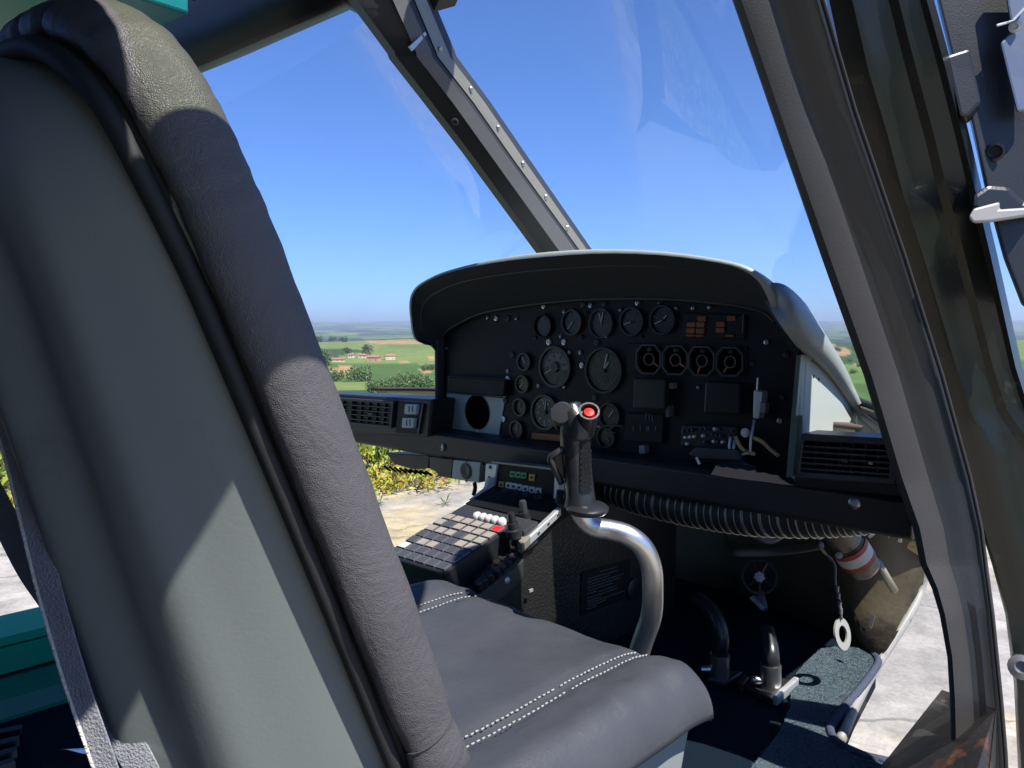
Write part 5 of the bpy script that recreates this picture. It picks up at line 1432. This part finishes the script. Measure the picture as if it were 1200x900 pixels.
# head
hc = gy(672, 489, .925)
cd_ = (-hc).normalized()
sidev = V(CY, SY, 0)
MB().tube(smooth_path([gy(676, 512, .926), gy(676, 498, .924), gy(672, 488, .924), gy(668, 478, .926)], 5), lambda t: lerp(.0215, .0180, t), 20, ref=(1, 0, 0)).build('grip_head', 'grip_black', grip, smooth=True)
kc = gy(662, 487, .922); kax = (cd_ + V(-.25, -.2, .25)).normalized()
MB().lathe(kc + cd_ * .004, kax, [(0, -.012), (.016, -.012), (.0178, .0), (.0172, .015), (.0150, .018), (0, .019)], 28).build('thumb_hat', 'hat_grey', grip, smooth=True, angle=45)
bc = gy(689, 492, .925); bax = (cd_ * .9 + V(.1, 0, .75)).normalized()
hb = MB().lathe(bc, bax, [(0, -.032), (.0125, -.032), (.0142, -.005), (.0148, .012), (.0148, .0215), (.0122, .0215), (.0115, .012), (0, .012)], 28).build('button_housing', 'grip_black', grip, smooth=True, angle=40)
MB().lathe(bc, bax, [(.0128, .0205), (.0148, .0205), (.0150, .0222), (.0126, .0222)], 28).build('button_bezel', 'hat_grey', hb, smooth=True, angle=40)
MB().lathe(bc, bax, [(0, .012), (.0088, .012), (.0088, .017), (.0070, .0195), (0, .020)], 20).build('red_button', 'red_button', hb, smooth=True, angle=50)
MB().prism([gy(653, 490, .915), gy(644, 489, .905), gy(643, 494, .905), gy(659, 514, .925), gy(664, 508, .928)], V(.012, .018, 0)).build('side_switch', 'black_gloss', grip, bevel=.003)
tr = smooth_path([gy(664, 523, .915), gy(653, 530, .90), gy(645, 537, .893), gy(650, 549, .90), gy(658, 566, .915)], 5)
MB().tube(tr, .005, 8).build('trigger', 'black_gloss', grip, smooth=True)
MB().prism([gy(662, 526, .912), gy(648, 534, .90), gy(652, 548, .905), gy(660, 562, .915)], V(.006, .008, 0)).build('trigger_web', 'black_plastic', grip, bevel=.002)
MB().tube([gy(657, 575, .93), gy(655, 588, .93), gy(660, 592, .93)], .006, 8).build('lead_clip', 'rubber', grip, smooth=True)

# ================================================================== foot well
def pedal(path, base, label, foot):
    t_ = thing('foot_pedal', label, 'pedal', base)
    pts = [Vector(p) for p in path]
    MB().tube(smooth_path(pts, 6), .019, 14).build('pedal_arm', 'black_gloss', t_, smooth=True)
    tip = pts[-1]; d_ = (pts[-1] - pts[-2]).normalized()
    so = MB().tube([base + V(0, 0, .004), base.lerp(pts[0], .5), pts[0].lerp(pts[1], .25)], .0225, 16).build('pedal_socket', 'steel', t_, smooth=True, angle=50)
    q = base.lerp(pts[0], .55)
    MB().tube([q + V(-.012, -.012, 0), q + V(-.03, -.028, 0)], .009, 10).build('clamp_bolt', 'steel', so, smooth=True, angle=50)
    return t_
bA = az(842, 800, FLOOR); bB = az(903, 815, FLOOR)
fA, fB = bA.y, bB.y
pA = pedal([ay(843, 772, fA), ay(845, 750, fA), ay(840, 728, fA + .01), ay(829, 712, fA + .03), ay(818, 703, fA + .05)], bA, 'bent black and chrome pedal arm close to the steel stick tube', True)
pB = pedal([ay(903, 782, fB), ay(903, 768, fB), ay(901, 752, fB + .02), ay(897, 738, fB + .04)], bB, 'short chrome footed pedal arm beside the sunlit carpet patch', True)
fx = lambda pts, m, nm, par, th=.012: MB().prism([az(u, v, FLOOR + .004) for u, v in pts], (0, 0, th)).build(nm, m, par, bevel=.003)
fx([(864, 806), (885, 797), (934, 803), (905, 827)], 'black_gloss', 'foot_plate', pB, .014)
fx([(905, 826), (930, 803), (937, 805), (911, 828)], 'alloy', 'foot_edge', pB, .022)
fx([(864, 809), (872, 800), (878, 802), (870, 812)], 'bezel_grey', 'foot_edge', pB, .020)
fx([(828, 800), (840, 790), (870, 792), (850, 806)], 'bezel_grey', 'foot_plate', pA, .012)

# carpet patch with serged edge, sunlight put into its paler blue
E_ = [(948, 772), (962, 760), (985, 757), (1008, 760), (1024, 767), (1029, 776), (1021, 790), (1004, 812), (990, 828), (980, 842), (973, 852), (975, 862), (985, 873), (1010, 885), (1042, 893), (1046, 905), (1030, 950), (905, 960), (880, 900), (912, 860), (926, 830), (928, 795)]
mp = [az(u, v, FLOOR + .012) for u, v in E_]
mo = MB().prism([p + V(0, 0, -.010) for p in mp], (0, 0, .010)).build('sunlit_carpet_patch', 'carpet_sunlit', None)
tag(mo, 'carpet patch with sunlight in its blue colour and a curved bound edge beside the chin window', 'floor mat')
def inside(x, y):
    c_ = False; n_ = len(mp)
    for i in range(n_):
        a, b = mp[i], mp[i - 1]
        if (a.y > y) != (b.y > y) and x < (b.x - a.x) * (y - a.y) / (b.y - a.y) + a.x: c_ = not c_
    return c_
pile = MB(); rq = random.Random(3); bx = [min(p.x for p in mp), max(p.x for p in mp), min(p.y for p in mp), max(p.y for p in mp)]
while len(pile.f) < 26000:
    x, y = rq.uniform(bx[0], bx[1]), rq.uniform(bx[2], bx[3])
    if not inside(x, y): continue
    a = rq.uniform(0, 6.28); w = .0011; h = rq.uniform(.001, .0028); z = FLOOR + .012
    pile.add([V(x - math.cos(a) * w, y - math.sin(a) * w, z), V(x + math.cos(a) * w, y + math.sin(a) * w, z), V(x + rq.gauss(0, .003), y + rq.gauss(0, .003), z + h)], [(0, 1, 2)])
po = pile.build('pile', 'carpet_sunlit', mo, fix=False); po['kind'] = 'stuff'
eb = MB().tube(smooth_path(mp[4:15], 5), .009, 8).build('bound_edge', 'mat_edge', mo, smooth=True)

# canister with red bands
cn = thing('canister', 'grey metal canister with red and white bands hanging under the ledge', 'canister', ad(1005, 660, 1.72))
ca_, cb_ = ad(975, 612, 1.70), ad(1014, 668, 1.74)
dv = (cb_ - ca_); L_ = dv.length; du = dv.normalized()
MB().lathe(ca_, du, [(0, 0), (.034, 0), (.036, .01), (.036, L_ * .42), (.038, L_ * .43), (.038, L_ * .95), (.030, L_), (0, L_)], 24).build('canister_body', 'tin', cn, smooth=True, angle=40)
for t0, t1, m_ in ((.46, .54, 'red_tape'), (.54, .70, 'white_plastic'), (.70, .78, 'red_tape')):
    MB().lathe(ca_, du, [(.0395, L_ * t0), (.041, L_ * t0), (.041, L_ * t1), (.0395, L_ * t1)], 24).build('band', m_, cn, smooth=True, angle=40)
MB().lathe(ca_, du, [(.0, -.05), (.02, -.05), (.03, -.02), (.033, .02), (.0, .02)], 16).build('canister_neck', 'card', cn, smooth=True, angle=50)
q = ad(983, 651, 1.70); MB().lathe(q, -q.normalized(), [(0, -.01), (.008, -.01), (.008, .01), (0, .012)], 12).build('clamp_screw', 'alloy', cn, smooth=True, angle=40)
MB().tube([ad(1026, 655, 1.80), ad(1048, 692, 1.84)], .010, 8).build('support_rod', 'trim_beige', cn, smooth=True)
MB().tube([ad(955, 620, 1.75), ad(963, 628, 1.73)], .012, 8).build('pipe_stub', 'alloy', cn, smooth=True)
# ring pendant on a cord
pg = thing('pull_ring', 'white oval pull ring dangling on a cord in front of the nose wall', 'pull ring', ad(986, 760, 1.66))
MB().tube(smooth_path([ad(960, 636, 1.68), ad(968, 650, 1.67), ad(978, 662, 1.66), ad(979, 684, 1.66), ad(984, 704, 1.66), ad(986, 726, 1.66)], 6), .003, 6).build('cord', 'grey_tube', pg, smooth=True)
MB().tube(smooth_path([ad(960, 637, 1.675), ad(963, 645, 1.67), ad(975, 656, 1.67)], 5), .0028, 6).build('yellow_lead', 'wire_yellow', pg, smooth=True)
for v in (690, 698, 708, 716): q = ad(981 + (v - 690) * .16, v, 1.655); MB().lathe(q, (0, 0, 1), [(0, -.006), (.0045, -.006), (.0045, .006), (0, .006)], 8).build('crimp', 'key_edge', pg)
q = ad(986, 743, 1.66)
MB().lathe(q, -ray(986, 743) + V(1.1, .9, 0), [(.018, 0), (.034, 0), (.034, .004), (.018, .004)], 28).build('ring', 'frame_grey', pg, smooth=True, angle=40)
# tape tabs and small wires near the wall
for i, (pts, lab) in enumerate((([(1017, 628), (1023, 624), (1025, 627), (1019, 631)], 'small yellowed tape tab stuck on the nose wall'),
        ([(1041, 617), (1046, 620), (1053, 622), (1047, 624), (1041, 630)], 'torn white tape scrap under the ledge end'), ([(1054, 628), (1057, 629), (1056, 636), (1052, 635)], 'tiny white tape scrap below the torn tape'),
        ([(1018, 735), (1022, 720), (1025, 722), (1021, 737)], 'loose silver connector hanging low on the nose wall'))):
    o = MB().prism([ad(u, v, 1.76) for u, v in pts], (0, .004, 0)).build('tape_scrap' if i < 3 else 'loose_connector', 'cream' if i < 3 else 'bezel_grey')
    tag(o, lab, 'tape' if i < 3 else 'connector')
# grey pipes and round fan grille
o = MB().tube(smooth_path([ad(858, 648, 2.0), ad(905, 647, 1.98), ad(940, 643, 1.92), ad(962, 639, 1.86)], 6), .010, 10).build('pipe', 'grey_tube', None, smooth=True); tag(o, 'thin grey pipe crossing the dark foot well', 'pipe')
o = MB().tube(smooth_path([ad(880, 622, 1.9), ad(888, 628, 1.9), ad(900, 633, 1.9), ad(912, 629, 1.9), ad(912, 618, 1.9)], 6), .010, 10).build('pipe', 'grey_tube', None, smooth=True); tag(o, 'short grey pipe bend right under the corrugated hose', 'pipe')
fn = thing('round_grille', 'round black grille with spokes deep in the foot well', 'grille', ad(890, 700, 2.1))
q = ad(890, 676, 2.1); nq = -ray(890, 676).normalized()
a1 = nq.orthogonal().normalized(); a2 = nq.cross(a1)
MB().lathe(q, nq, [(.042, 0), (.048, 0), (.048, .02), (.042, .02)], 28).build('grille_ring', 'black_gloss', fn, smooth=True, angle=40)
MB().lathe(q, nq, [(0, .004), (.016, .004), (.014, .016), (0, .018)], 16).build('grille_hub', 'alloy', fn, smooth=True, angle=40)
for k in range(7):
    t = 2 * math.pi * k / 7; d_ = a1 * math.cos(t) + a2 * math.sin(t)
    MB().tube([q + d_ * .012 + nq * .012, q + d_ * .045 + nq * .012], .005, 6).build('spoke', 'black_gloss', fn)
MB().tube([q + a1 * 0 + V(.0, 0, -.04), ad(895, 712, 2.08)], .012, 8).build('grille_stem', 'key_edge', fn)
MB().prism([ad(876, 700, 2.06), ad(882, 697, 2.06), ad(898, 712, 2.04), ad(892, 716, 2.04)], (0, .02, -.01)).build('grille_foot', 'key_edge', fn, bevel=.003)
